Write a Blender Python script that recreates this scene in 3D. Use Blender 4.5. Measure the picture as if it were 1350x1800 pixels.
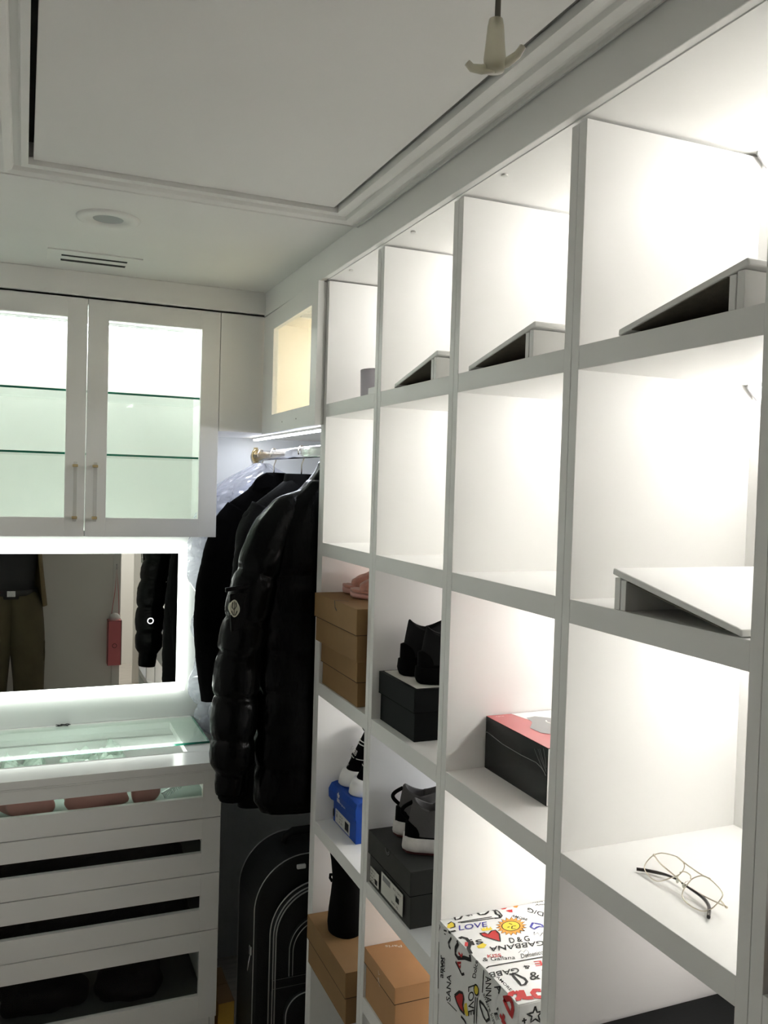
import bpy, bmesh, math, random, json
from mathutils import Vector, Matrix, noise
random.seed(7)
S = bpy.context.scene
for o in list(bpy.data.objects): bpy.data.objects.remove(o)
# ------------------------------------------------------------------ camera, world, exposure
CAM_H = 1.95
R_ = Vector((0.92241208, -0.38507466, 0.02955442)); U_ = Vector((-0.01510851, 0.04048706, 0.99906583)); F_ = Vector((0.38591151, 0.92199691, -0.03152785))
cam_d = bpy.data.cameras.new('camera'); cam = bpy.data.objects.new('camera', cam_d); S.collection.objects.link(cam)
M3 = Matrix((R_, U_, -F_)).transposed()
cam.matrix_world = Matrix.Translation((0, 0, CAM_H)) @ M3.to_4x4()
cam_d.sensor_fit = 'VERTICAL'; cam_d.sensor_height = 36.0; cam_d.sensor_width = 27.0
cam_d.lens = 1518.4 / 1800 * 36.0
cam_d.clip_start = 0.01
S.camera = cam
w = bpy.data.worlds.new('world'); S.world = w; w.use_nodes = True
w.node_tree.nodes['Background'].inputs[0].default_value = (0.9, 0.92, 1, 1)
w.node_tree.nodes['Background'].inputs[1].default_value = 0.01
S.view_settings.view_transform = 'Standard'; S.view_settings.look = 'None'
S.view_settings.gamma = 1.0; S.view_settings.use_curve_mapping = False
S.view_settings.exposure = 1.78
S.cycles.use_denoising = True
S.cycles.max_bounces = 10; S.cycles.diffuse_bounces = 6; S.cycles.transparent_max_bounces = 16
S.cycles.sample_clamp_indirect = 6.0
# light output of the lamps built further down (W/m2-like emission strengths)
LED = 9.0          # bars in the open shelf cells
LED_NOOK = 13.0     # bar over the hanging rod
LED_UPPER = 24.0    # bars in the glass fronted wall cabinets
LED_MIRROR = 1.7    # lit border of the mirror
LED_CASE = 9.0     # bar in the display drawer
LED_WARM = 14.0     # bar in the corner cabinet

# ------------------------------------------------------------------ materials
def nt(name):
    m = bpy.data.materials.new(name); m.use_nodes = True
    return m, m.node_tree.nodes, m.node_tree.links
def mat(name, col, rough=0.5, metal=0.0, spec=0.5, bump=0.0, bscale=200.0, var=0.0, vscale=8.0, sheen=0.0, coat=0.0, stretch=None):
    m, n, l = nt(name); b = n['Principled BSDF']
    b.inputs['Base Color'].default_value = (*col, 1); b.inputs['Roughness'].default_value = rough
    b.inputs['Metallic'].default_value = metal; b.inputs['Specular IOR Level'].default_value = spec
    b.inputs['Sheen Weight'].default_value = sheen; b.inputs['Coat Weight'].default_value = coat
    tc = n.new('ShaderNodeTexCoord'); mp = n.new('ShaderNodeMapping'); l.new(tc.outputs['Object'], mp.inputs[0])
    if stretch: mp.inputs['Scale'].default_value = stretch
    if bump:
        t = n.new('ShaderNodeTexNoise'); t.inputs['Scale'].default_value = bscale; t.inputs['Detail'].default_value = 4
        l.new(mp.outputs[0], t.inputs['Vector'])
        bp = n.new('ShaderNodeBump'); bp.inputs['Strength'].default_value = bump; bp.inputs['Distance'].default_value = 0.002
        l.new(t.outputs['Fac'], bp.inputs['Height']); l.new(bp.outputs[0], b.inputs['Normal'])
    if var:
        t2 = n.new('ShaderNodeTexNoise'); t2.inputs['Scale'].default_value = vscale; t2.inputs['Detail'].default_value = 5
        l.new(mp.outputs[0], t2.inputs['Vector'])
        r = n.new('ShaderNodeValToRGB')
        r.color_ramp.elements[0].position = 0.3; r.color_ramp.elements[1].position = 0.7
        r.color_ramp.elements[0].color = (*[c * (1 - var) for c in col], 1); r.color_ramp.elements[1].color = (*[min(1, c * (1 + var * .5)) for c in col], 1)
        l.new(t2.outputs['Fac'], r.inputs[0]); l.new(r.outputs[0], b.inputs['Base Color'])
    return m
def emit(name, col, s):
    m, n, l = nt(name); n.remove(n['Principled BSDF']); e = n.new('ShaderNodeEmission')
    e.inputs[0].default_value = (*col, 1); e.inputs[1].default_value = s
    l.new(e.outputs[0], n['Material Output'].inputs[0]); return m
def glassy(name, tint, gloss=0.12, rough=0.0, haze=0.0, hazecol=(.9, .95, .93)):
    """thin clear sheet: tinted see-through, a fresnel mirror coat, and optionally a milky share"""
    m, n, l = nt(name); n.remove(n['Principled BSDF'])
    t = n.new('ShaderNodeBsdfTransparent'); t.inputs[0].default_value = (*tint, 1)
    g = n.new('ShaderNodeBsdfGlossy'); g.inputs['Roughness'].default_value = rough
    f = n.new('ShaderNodeLayerWeight'); f.inputs[0].default_value = .5
    pw = n.new('ShaderNodeMath'); pw.operation = 'POWER'; l.new(f.outputs['Facing'], pw.inputs[0]); pw.inputs[1].default_value = 4.5
    ma = n.new('ShaderNodeMath'); ma.operation = 'MULTIPLY_ADD'; l.new(pw.outputs[0], ma.inputs[0]); ma.inputs[1].default_value = .55; ma.inputs[2].default_value = gloss * .3
    mx = n.new('ShaderNodeMixShader'); l.new(ma.outputs[0], mx.inputs[0])
    base = t.outputs[0]
    if haze:
        d = n.new('ShaderNodeBsdfTranslucent'); d.inputs[0].default_value = (*hazecol, 1)
        d2 = n.new('ShaderNodeBsdfDiffuse'); d2.inputs[0].default_value = (*hazecol, 1)
        m1 = n.new('ShaderNodeMixShader'); m1.inputs[0].default_value = .5; l.new(d.outputs[0], m1.inputs[1]); l.new(d2.outputs[0], m1.inputs[2])
        m2 = n.new('ShaderNodeMixShader'); m2.inputs[0].default_value = haze; l.new(t.outputs[0], m2.inputs[1]); l.new(m1.outputs[0], m2.inputs[2])
        base = m2.outputs[0]
    l.new(base, mx.inputs[1]); l.new(g.outputs[0], mx.inputs[2]); l.new(mx.outputs[0], n['Material Output'].inputs[0])
    return m
WHITE = mat('white_laminate', (.84, .835, .815), .42, bump=.03, bscale=350, var=.012, vscale=5)
GLOSSW = mat('gloss_white_top', (.84, .835, .815), .16, spec=.6)
PAINT = mat('white_paint', (.74, .735, .71), .7, bump=.08, bscale=120, var=.03, vscale=3)
CEIL = mat('ceiling_paint', (.74, .732, .712), .85, bump=.1, bscale=90, var=.03, vscale=2)
WALLM = mat('wall_paint', (.72, .73, .72), .8, bump=.08, bscale=100, var=.03, vscale=2)
GREYWALL = mat('rear_wall_paint', (.76, .74, .70), .85, bump=.08, bscale=100, var=.03, vscale=2)
FLOORM = mat('floor_laminate', (.48, .44, .39), .4, bump=.1, bscale=30, var=.2, vscale=6, stretch=(1, 8, 1))
BOARD_SHADE = mat('board_shade_brown', (.16, .14, .11), .8, bump=.4, bscale=400, var=.15, vscale=90)  # dark brown used as painted shade beneath the white shoe boards
DARKGAP = mat('dark_gap', (.02, .02, .018), .9)
CHROME = mat('chrome', (.75, .76, .78), .16, 1.0)
BRASS = mat('brass', (.62, .5, .28), .25, 1.0)
GOLD = mat('pale_gold', (.72, .66, .55), .22, 1.0)
ACRYL = glassy('clear_acrylic', (.93, .93, .92), .35)
GLASS = glassy('cabinet_glass', (.965, .985, .97), .03)
GLASSG = glassy('green_shelf_glass', (.97, .992, .98), .12)
DGLASS = glassy('display_glass', (.925, .975, .945), .15)
GEDGE = mat('green_glass_edge', (.01, .16, .10), .15, spec=.5)
MIRR = mat('mirror_silver', (.75, .76, .73), .0, 1.0)
LEDM = emit('led_diffuser_white', (1, .975, .94), LED)
LEDM2 = emit('led_diffuser_shaded', (1, .94, .91), LED * .6)
LEDM3 = emit('led_diffuser_dim', (.93, .95, 1), LED * .5)
LEDN = emit('led_diffuser_cool', (.86, .90, 1), LED_NOOK)
LEDU = emit('led_diffuser_greenish', (.95, 1, .96), LED_UPPER)
LEDMIR = emit('mirror_border_light', (.93, 1, .92), LED_MIRROR)
LEDC = emit('case_light', (.9, 1, .93), LED_CASE)
LEDW = emit('warm_case_light', (1, .93, .82), LED_WARM)
RINGM = emit('touch_ring_light', (1, 1, 1), 1.4)
TAN = mat('kraft_cardboard', (.26, .15, .06), .85, bump=.15, bscale=300, var=.08, vscale=12)
TAN2 = mat('smooth_orange_kraft', (.45, .25, .11), .75, bump=.1, bscale=300, var=.05, vscale=12)
YELB = mat('yellow_carton', (.55, .33, .05), .8, var=.1)
BLKB = mat('black_card', (.005, .006, .006), .6, spec=.12, bump=.1, bscale=200)
GRYB = mat('grey_card', (.045, .045, .041), .6, spec=.2, bump=.1, bscale=250, var=.08, vscale=20)
BLUB = mat('blue_card', (.006, .06, .36), .45, spec=.25, bump=.1, bscale=150, var=.1, vscale=10)
REDB = mat('rose_red_print', (.50, .07, .08), .28, coat=.4)
INKK = mat('black_ink', (.012, .012, .012), .6); INKR = mat('red_ink', (.55, .03, .03), .6); INKY = mat('yellow_ink', (.80, .62, .05), .6)
INKB = mat('blue_ink', (.04, .04, .30), .6); INKO = mat('orange_ink', (.85, .35, .05), .6); INKW = mat('white_ink', (.75, .74, .70), .6); INKG = mat('grey_ink', (.25, .25, .25), .6)
PAPER = mat('white_gloss_card', (.80, .80, .79), .35)
LABEL = mat('paper_label', (.62, .61, .56), .6)
NYLON = mat('glossy_black_nylon', (.0016, .0018, .0018), .24, spec=.10, bump=1.0, bscale=70, stretch=(1, 1, .35))
WOOL = mat('black_wool', (.0015, .0015, .0015), .95, spec=.05, bump=.4, bscale=300)
WOOL2 = mat('charcoal_cloth', (.003, .003, .0032), .9, spec=.2, bump=.4, bscale=200)
PLAST = glassy('thin_garment_plastic', (.93, .93, .96), .25, .12, haze=.28, hazecol=(.85, .87, .95))
SUEDE = mat('grey_suede', (.095, .09, .088), .95, bump=.3, bscale=300)
MESHB = mat('black_knit', (.0025, .0025, .0025), .9, spec=.1, bump=.4, bscale=400)
KNIT2 = mat('charcoal_knit', (.012, .012, .012), .9, spec=.2, bump=.4, bscale=400)
SOLEW = mat('worn_white_rubber', (.72, .68, .65), .6, var=.25, vscale=30)
SOLER = mat('dark_red_rubber', (.10, .015, .015), .6)
PINKF = mat('pink_fluff', (.62, .30, .23), .95, sheen=.6, bump=.8, bscale=260, var=.2, vscale=60)
PINKS = mat('pink_foam', (.70, .40, .36), .7)
PINKB = mat('pink_satin', (.55, .27, .25), .5, bump=.2, bscale=30)
PBAG = mat('pink_bag_paper', (.62, .16, .17), .5)
LUGG = mat('luggage_nylon', (.0025, .003, .003), .6, bump=.5, bscale=250)
PIPE = mat('silver_piping', (.45, .45, .44), .35, .3)
CREAMP = glassy('cloudy_plastic', (.80, .79, .72), .15, .3, haze=.6, hazecol=(.75, .73, .62))
CORD = mat('pull_cord', (.20, .19, .16), .9)
LILAC = mat('lilac_grey_card', (.52, .49, .55), .6)
LINER = mat('grey_drawer_liner', (.10, .105, .10), .9, bump=.1)
LINER2 = mat('pale_drawer_liner', (.20, .23, .21), .9, bump=.1)
SKIN = mat('skin', (.55, .36, .27), .5); HAIR = mat('dark_hair', (.02, .015, .012), .6)
OLIVE = mat('olive_cloth', (.075, .062, .030), .9, bump=.3, bscale=120, var=.15, vscale=10)
KHAKI = mat('khaki_jacket_cloth', (.17, .125, .06), .9, bump=.3, bscale=120, var=.15, vscale=10)
BSHIRT = mat('dark_shirt', (.02, .02, .02), .9)
BEIGE = mat('beige_panel', (.50, .42, .33), .6)
DKHINGE = mat('dark_hinge', (.03, .03, .03), .4, .8)

# ------------------------------------------------------------------ mesh builder and scene helpers
class MB:
    def __init__(s): s.v = []; s.f = []; s.smooth = False
    def box(s, x0, x1, y0, y1, z0, z1, mtx=None):
        b = len(s.v)
        for z in (z0, z1):
            for p in ((x0, y0), (x1, y0), (x1, y1), (x0, y1)):
                q = Vector((p[0], p[1], z)); s.v.append(tuple(mtx @ q if mtx else q))
        for q in ((0, 3, 2, 1), (4, 5, 6, 7), (0, 1, 5, 4), (1, 2, 6, 5), (2, 3, 7, 6), (3, 0, 4, 7)): s.f.append(tuple(b + i for i in q))
        return s
    def prism(s, poly, axis, a0, a1, mtx=None):
        """poly = list of 2D points, extruded along axis from a0 to a1"""
        b = len(s.v); n = len(poly)
        for a in (a0, a1):
            for p in poly:
                q = {'x': (a, p[0], p[1]), 'y': (p[0], a, p[1]), 'z': (p[0], p[1], a)}[axis]
                q = Vector(q); s.v.append(tuple(mtx @ q if mtx else q))
        s.f.append(tuple(b + i for i in range(n))[::-1]); s.f.append(tuple(b + n + i for i in range(n)))
        for i in range(n):
            j = (i + 1) % n; s.f.append((b + i, b + j, b + n + j, b + n + i))
        return s
    def loft(s, rings, cap0=True, cap1=True, closed=True):
        b = len(s.v); n = len(rings[0])
        for r in rings: s.v.extend(tuple(p) for p in r)
        for k in range(len(rings) - 1):
            for i in range(n if closed else n - 1):
                j = (i + 1) % n
                s.f.append((b + k * n + i, b + k * n + j, b + (k + 1) * n + j, b + (k + 1) * n + i))
        if cap0: s.f.append(tuple(b + i for i in range(n))[::-1])
        if cap1: s.f.append(tuple(b + (len(rings) - 1) * n + i for i in range(n)))
        return s
    def tube(s, path, r, n=8, closed=False):
        P = [Vector(p) for p in path]; rr = r if isinstance(r, (list, tuple)) else [r] * len(P)
        rings = []; up = Vector((0, 0, 1)); prev = None
        for i, p in enumerate(P):
            if closed: t = P[(i + 1) % len(P)] - P[i - 1]
            else: t = P[min(i + 1, len(P) - 1)] - P[max(i - 1, 0)]
            t.normalize()
            if prev is None: a = t.cross(up if abs(t.z) < .9 else Vector((1, 0, 0))).normalized()
            else: a = (prev - t * prev.dot(t)).normalized()
            prev = a; c = t.cross(a)
            rings.append([p + (a * math.cos(k / n * 2 * math.pi) + c * math.sin(k / n * 2 * math.pi)) * rr[i] for k in range(n)])
        if closed: rings.append(rings[0]); return s.loft(rings, False, False)
        return s.loft(rings)
    def cyl(s, c, r, z0, z1, n=32, axis='z', r1=None):
        r1 = r if r1 is None else r1
        R = []
        for (a, q) in ((z0, r), (z1, r1)):
            ring = []
            for k in range(n):
                x, y = q * math.cos(k / n * 2 * math.pi), q * math.sin(k / n * 2 * math.pi)
                ring.append({'z': (c[0] + x, c[1] + y, a), 'x': (a, c[0] + x, c[1] + y), 'y': (c[0] + x, a, c[1] + y)}[axis])
            R.append(ring)
        return s.loft(R)
    def lathe(s, prof, c, n=40):
        R = [[(c[0] + r * math.cos(k / n * 2 * math.pi), c[1] + r * math.sin(k / n * 2 * math.pi), z) for k in range(n)] for r, z in prof]
        return s.loft(R, False, False)
    def ball(s, c, r, n=12, sc=(1, 1, 1)):
        R = []
        for i in range(n + 1):
            a = -math.pi / 2 + math.pi * i / n; q = max(math.cos(a), .01)
            R.append([(c[0] + r * sc[0] * q * math.cos(k / (2 * n) * 2 * math.pi), c[1] + r * sc[1] * q * math.sin(k / (2 * n) * 2 * math.pi), c[2] + r * sc[2] * math.sin(a)) for k in range(2 * n)])
        return s.loft(R)
def thing(name, label, cat, loc=(0, 0, 0), group=None):
    o = bpy.data.objects.new(name, None); S.collection.objects.link(o); o.location = loc
    o.empty_display_size = .05
    o['label'] = label; o['category'] = cat
    if group: o['group'] = group
    return o
def rootloc(p):
    while p.parent: p = p.parent
    return Vector(p.location)
def obj(name, mb, m, parent=None, bevel=0.0, smooth=False, sub=0, label=None, loc=None, solid=0.0, kind=None):
    """link ONE mesh object. Vertices come in world coordinates; they are stored relative to the thing's base."""
    me = bpy.data.meshes.new(name)
    off = rootloc(parent) if parent else Vector(loc or (0, 0, 0))
    me.from_pydata([(v[0] - off[0], v[1] - off[1], v[2] - off[2]) for v in mb.v], [], mb.f)
    bm = bmesh.new(); bm.from_mesh(me); bmesh.ops.recalc_face_normals(bm, faces=bm.faces); bm.to_mesh(me); bm.free()
    for mm in (m if isinstance(m, (list, tuple)) else [m]): me.materials.append(mm)
    if smooth or mb.smooth:
        for p in me.polygons: p.use_smooth = True
    o = bpy.data.objects.new(name, me); S.collection.objects.link(o)
    if parent: o.parent = parent
    else: o.location = off
    if solid:
        q = o.modifiers.new('solid', 'SOLIDIFY'); q.thickness = solid; q.offset = 0
    if bevel:
        q = o.modifiers.new('bevel', 'BEVEL'); q.width = bevel; q.segments = 2; q.limit_method = 'ANGLE'; q.angle_limit = .7
    if sub:
        q = o.modifiers.new('sub', 'SUBSURF'); q.levels = sub; q.render_levels = sub
    if label: o['label'] = label
    if kind: o['kind'] = kind
    return o
def tagm(o, label, cat, group=None):
    o['label'] = label; o['category'] = cat
    if group: o['group'] = group
    return o
def struct(name, mb, m, **k):
    o = obj(name, mb, m, kind='structure', **k); return o
def box(x0, x1, y0, y1, z0, z1): return MB().box(x0, x1, y0, y1, z0, z1)
def rotz(c, a): return Matrix.Translation(c) @ Matrix.Rotation(a, 4, 'Z') @ Matrix.Translation([-q for q in c])
def text_mesh(s, size=1.0):
    cu = bpy.data.curves.new('t', 'FONT'); cu.body = s; cu.size = size; cu.offset = .009 if len(s) < 8 else .0; cu.resolution_u = 3
    o = bpy.data.objects.new('t', cu); S.collection.objects.link(o)
    dg = bpy.context.evaluated_depsgraph_get(); me = bpy.data.meshes.new_from_object(o.evaluated_get(dg))
    v = [tuple(p.co) for p in me.vertices]; f = [tuple(p.vertices) for p in me.polygons]
    bpy.data.objects.remove(o); bpy.data.curves.remove(cu); bpy.data.meshes.remove(me)
    return v, f
def put_text(mb, s, P0, P1, UP, N=None, off=.0005):
    """flat lettering from P0 to P1 (world), letter height vector UP"""
    v, f = text_mesh(s)
    if not v: return mb
    x0 = min(p[0] for p in v); x1 = max(p[0] for p in v); y0 = min(p[1] for p in v); y1 = max(p[1] for p in v)
    P0, P1, UP = Vector(P0), Vector(P1), Vector(UP); D = P1 - P0; Nn = Vector(N).normalized() * off
    b = len(mb.v)
    for p in v: mb.v.append(tuple(P0 + D * ((p[0] - x0) / (x1 - x0)) + UP * ((p[1] - y0) / max(y1 - y0, 1e-6)) + Nn))
    mb.f += [tuple(b + i for i in q) for q in f]
    return mb
def ribbon(mb, pts, N, wd, off=.0005, closed=False):
    P = [Vector(p) for p in pts]; N = Vector(N).normalized(); L = []; n = len(P)
    for i in range(n):
        t = (P[(i + 1) % n] - P[i - 1]) if closed else (P[min(i + 1, n - 1)] - P[max(i - 1, 0)])
        if t.length < 1e-9: t = Vector((1, 0, 0))
        c = t.normalized().cross(N) * wd / 2
        L.append([P[i] - c + N * off, P[i] + c + N * off])
    if closed: L.append(L[0])
    return mb.loft(L, False, False, closed=False)
def nz(p, s, k=0.0): return noise.noise(Vector((p[0] * s + k, p[1] * s + k * 1.7, p[2] * s - k)))
def interp(tab, t):
    if t <= tab[0][0]: return tab[0][1:]
    for a, b in zip(tab[:-1], tab[1:]):
        if t <= b[0]:
            k = (t - a[0]) / (b[0] - a[0]); return tuple(p + (q - p) * k for p, q in zip(a[1:], b[1:]))
    return tab[-1][1:]
# ================================================================== THE ROOM
XL, XR, YB, YR, ZC = -.72, 1.19, 3.435, -1.0, 2.617
struct('floor', box(XL - .1, XR + .9, -2.6, YB + .1, -.08, 0), FLOORM)
# ceiling with the square hole of the attic hatch
HX0, HX1, HY0, HY1 = .0, .69, .72, 1.99
m = MB()
m.box(XL - .1, HX0, -2.6, YB + .1, ZC, ZC + .08).box(HX1, XR + .9, -2.6, YB + .1, ZC, ZC + .08)
m.box(HX0, HX1, -2.6, HY0, ZC, ZC + .08).box(HX0, HX1, HY1, YB + .1, ZC, ZC + .08)
struct('ceiling', m, CEIL)
struct('wall_back', box(XL - .1, XR + .1, YB, YB + .1, 0, ZC), WALLM)
struct('wall_left', box(XL - .1, XL, -2.6, YB, 0, ZC), WALLM)
struct('wall_right', box(XR, XR + .1, .30, YB, 0, ZC), WALLM)
struct('wall_rear', box(XL, .74, YR - .1, YR, 0, ZC), GREYWALL)
struct('wall_hall', box(XL, XR + .9, -2.6, -2.5, 0, ZC), GREYWALL)
struct('wall_side', box(1.55, 1.65, -2.5, YR, 0, ZC), GREYWALL)
struct('trim_1', box(.735, .80, YR - .11, YR + .015, 0, 2.08), PAINT, bevel=.003)     # door casing, left jamb
struct('trim_2', box(.98, 1.06, -1.62, -1.60, 0, 2.08), PAINT, bevel=.003)
struct('trim_3', box(.80, 1.55, YR - .11, YR + .015, 2.08, 2.16), PAINT, bevel=.003)
al = bpy.data.lights.new('hall_fill_light', 'AREA'); al.energy = 9; al.size = .5; ao = bpy.data.objects.new('hall_fill_light', al); S.collection.objects.link(ao); ao.location = (1.1, -1.8, 2.58)  # unseen light, added to brighten the hallway reflected in the mirror
struct('wall_end', box(.80, 1.55, YR - .1, YR, 2.16, ZC), GREYWALL)
struct('wall_near', box(1.19, 1.55, YR, .30, 0, ZC), GREYWALL)
dr = obj('hall_cabinet', box(1.14, 1.50, -1.50, -1.10, 0, .50), BEIGE, bevel=.003, loc=(1.32, -1.3, 0)); tagm(dr, 'low beige cabinet in the hallway seen in the mirror corner', 'cabinet')
# moulding round the hatch: stepped profile, four mitred sides
def mould(name, pts_out, pts_in, zs):
    """rings of the profile between the outer and the inner corner line of one side"""
    mb = MB(); rings = []
    for (t, z) in zs:
        rings.append([(pts_out[k][0] + (pts_in[k][0] - pts_out[k][0]) * t, pts_out[k][1] + (pts_in[k][1] - pts_out[k][1]) * t, z) for k in (0, 1)])
    prof = rings + [[(p[0], p[1], ZC + .002) for p in rings[-1]], [(p[0], p[1], ZC + .002) for p in rings[0]]]
    mb.loft(prof + [prof[0]], False, False, closed=False)
    mb.f.append(tuple(range(0, 2 * len(prof), 2))); mb.f.append(tuple(range(1, 2 * len(prof), 2))[::-1])
    return struct(name, mb, PAINT)
OX0, OX1, OY0, OY1 = HX0 - .085, HX1 + .09, HY0 - .085, HY1 + .10
PROF = [(0, ZC), (0, ZC - .012), (.10, ZC - .016), (.12, ZC - .010), (.30, ZC - .010), (.33, ZC - .020), (.45, ZC - .024), (.62, ZC - .020), (.66, ZC - .012), (.80, ZC - .012), (.84, ZC - .018), (1.0, ZC - .016)]
o_ = [(OX0, OY0), (OX1, OY0), (OX1, OY1), (OX0, OY1)]; i_ = [(HX0, HY0), (HX1, HY0), (HX1, HY1), (HX0, HY1)]
for k in range(4):
    mould('trim_%d' % (4 + k), (o_[k], o_[(k + 1) % 4]), (i_[k], i_[(k + 1) % 4]), PROF)
hatch = thing('attic_hatch', 'flat white ceiling hatch panel with dark gaps along its sides, inside the moulding', 'hatch', (.345, 1.35, ZC - .004))
obj('hatch_panel', box(HX0 + .010, HX1 - .011, HY0 + .006, HY1 - .002, ZC - .006, ZC + .012), CEIL, hatch, bevel=.001)
obj('hatch_frame', MB().box(HX0, HX1, HY0, HY1, ZC + .03, ZC + .04), DARKGAP, hatch)
# pull cord with its pale plastic cleat grip
cd = thing('pull_cord', 'ceiling hatch pull cord ending in a pale cloudy plastic cleat', 'cord', (.372, .671, 2.32))
obj('cord', MB().tube([(.374, .671, 2.352), (.3742, .671, 2.42), (.373, .6705, 2.50), (.374, .671, 2.606), (.36, .73, 2.611)], .0026, 8), CORD, cd, smooth=True)
g = MB().lathe([(.001, 2.358), (.006, 2.356), (.0072, 2.350), (.0085, 2.335), (.0098, 2.322), (.0085, 2.312), (.001, 2.311)], (.3725, .671), 20)
obj('grip', g, CREAMP, cd, smooth=True)
for sgn, pts in ((1, [(.372, .671, 2.316), (.383, .667, 2.320), (.391, .664, 2.327), (.395, .6625, 2.334)]), (-1, [(.372, .671, 2.315), (.362, .675, 2.313), (.354, .678, 2.314), (.350, .679, 2.318)])):
    obj('cleat_arm', MB().tube(pts, [.0045, .0042, .0036, .003], 10), CREAMP, cd, smooth=True)
# downlight and air vent
dl = thing('downlight', 'round white recessed downlight, switched off, in the ceiling', 'light', (.193, 2.365, ZC))
obj('trim_ring', MB().lathe([(.080, ZC + .001), (.079, ZC - .004), (.072, ZC - .007), (.040, ZC - .004), (.036, ZC + .02)], (.193, 2.365), 48), PAINT, dl, smooth=True)
obj('lens', MB().cyl((.193, 2.365), .038, ZC - .0025, ZC + .0, 40), mat('lens_grey', (.30, .31, .31), .4), dl)
vt = thing('air_vent', 'flat white ceiling air vent with two dark slots', 'vent', (.19, 2.82, ZC))
q = .0035
m = MB().box(.056, .096, 2.748, 2.888, ZC - q, ZC).box(.288, .328, 2.748, 2.888, ZC - q, ZC).box(.096, .288, 2.748, 2.796, ZC - q, ZC).box(.096, .288, 2.880, 2.888, ZC - q, ZC)
obj('vent_frame', m, PAINT, vt)
obj('slat', box(.096, .288, 2.817, 2.853, ZC - q, ZC - .0005), PAINT, vt)
obj('slot', box(.0965, .2875, 2.796, 2.817, ZC - q + .0004, ZC), DARKGAP, vt); obj('slot', box(.0965, .2875, 2.853, 2.880, ZC - q + .0004, ZC), DARKGAP, vt)
# boxed-in header above the shelf wall and above the wall cabinets
struct('trim_8', box(.784, .800, .32, 3.03, 2.535, ZC), WHITE, bevel=.0015)
struct('trim_9', box(XL, .7835, 3.014, 3.032, 2.540, ZC), WHITE, bevel=.0015)

# ================================================================== OPEN SHELF UNITS (columns A far ... E near)
XS, XBK = .80, 1.160
COLS = dict(A=(1.997, 2.364), B=(1.589, 1.955), C=(1.181, 1.548), D=(.773, 1.140), E=(.365, .732))
T = .0203
ROWS = dict(A=[2.177, 1.778, 1.372, .965, .561, .155], B=[2.177, 1.778, 1.372, .965, .674, .155], C=[2.177, 1.778, 1.372, .835, .495, .155],
            D=[2.177, 1.778, 1.372, .965, .561, .155], E=[2.177, 1.778, 1.372, .965, .561, .155])
WHICH = dict(A='farthest column, next to the hanging clothes', B='second column from the hanging clothes', C='third column from the hanging clothes', D='fourth column from the hanging clothes, holding the eyeglasses', E='nearest column, cut off by the right edge')
LIT = dict(A=['1', '1', '2', '1', '2'], B=['1', '1', '2', '3', '2'], C=['1', '1', '1', '1', '2'], D=['1', '1', '1', '2', '2'], E=['2', '2', '2', '3', '3'])
for c, (y0, y1) in COLS.items():
    u = thing('shelf_unit', 'tall white open shelf unit, ' + WHICH[c], 'shelf unit', (.98, (y0 + y1) / 2, 0), 'tall open shelf units along the right wall')
    zt = 2.5285
    for (a, b) in ((y0 - T, y0), (y1, y1 + T)):
        obj('side_panel', box(XS, XBK + .01, a + .0002, b - .0002, .0, zt), WHITE, u, bevel=.0008)
    obj('top_panel', box(XS, XBK + .01, y0 - T, y1 + T, 2.5335, 2.552), WHITE, u)
    obj('back_panel', box(XBK, XBK + .01, y0, y1, .0, 2.5335), WHITE, u)
    for k, z in enumerate(ROWS[c]):
        obj('shelf', box(XS + .0003, XBK, y0, y1, z - (.038 if z > .6 or c != 'A' else .026), z), WHITE, u, bevel=.0008)
    obj('kick_board', box(XS + .03, XS + .045, y0, y1, 0, .117), WHITE, u)
    tops = [2.5335] + [z - .038 for z in ROWS[c]]
    for k in range(5):
        zz = tops[k]
        ch = obj('light_channel', MB().prism([(XBK, zz), (XBK - .018, zz), (XBK - .020, zz - .006), (XBK, zz - .026)], 'y', y0 + .012, y1 - .012), CHROME if k > 9 else PAINT, u)
        lm = {'1': LEDM, '2': LEDM2, '3': LEDM3}[LIT[c][min(k, 4)]]
        obj('light_diffuser', MB().prism([(XBK - .0005, zz - .0285), (XBK - .0225, zz - .0065), (XBK - .020, zz - .0055), (XBK - .0005, zz - .0255)], 'y', y0 + .016, y1 - .016), lm, ch)
        obj('end_cap', MB().prism([(XBK, zz), (XBK - .022, zz), (XBK - .022, zz - .006), (XBK, zz - .026)], 'y', y1 - .012, y1 - .009), INKG, ch)
    if c in 'ABC': obj('screw_cap', MB().cyl((.818, y0 + .24), .006, 2.5305, 2.5335, 16), PAINT, u)
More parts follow.
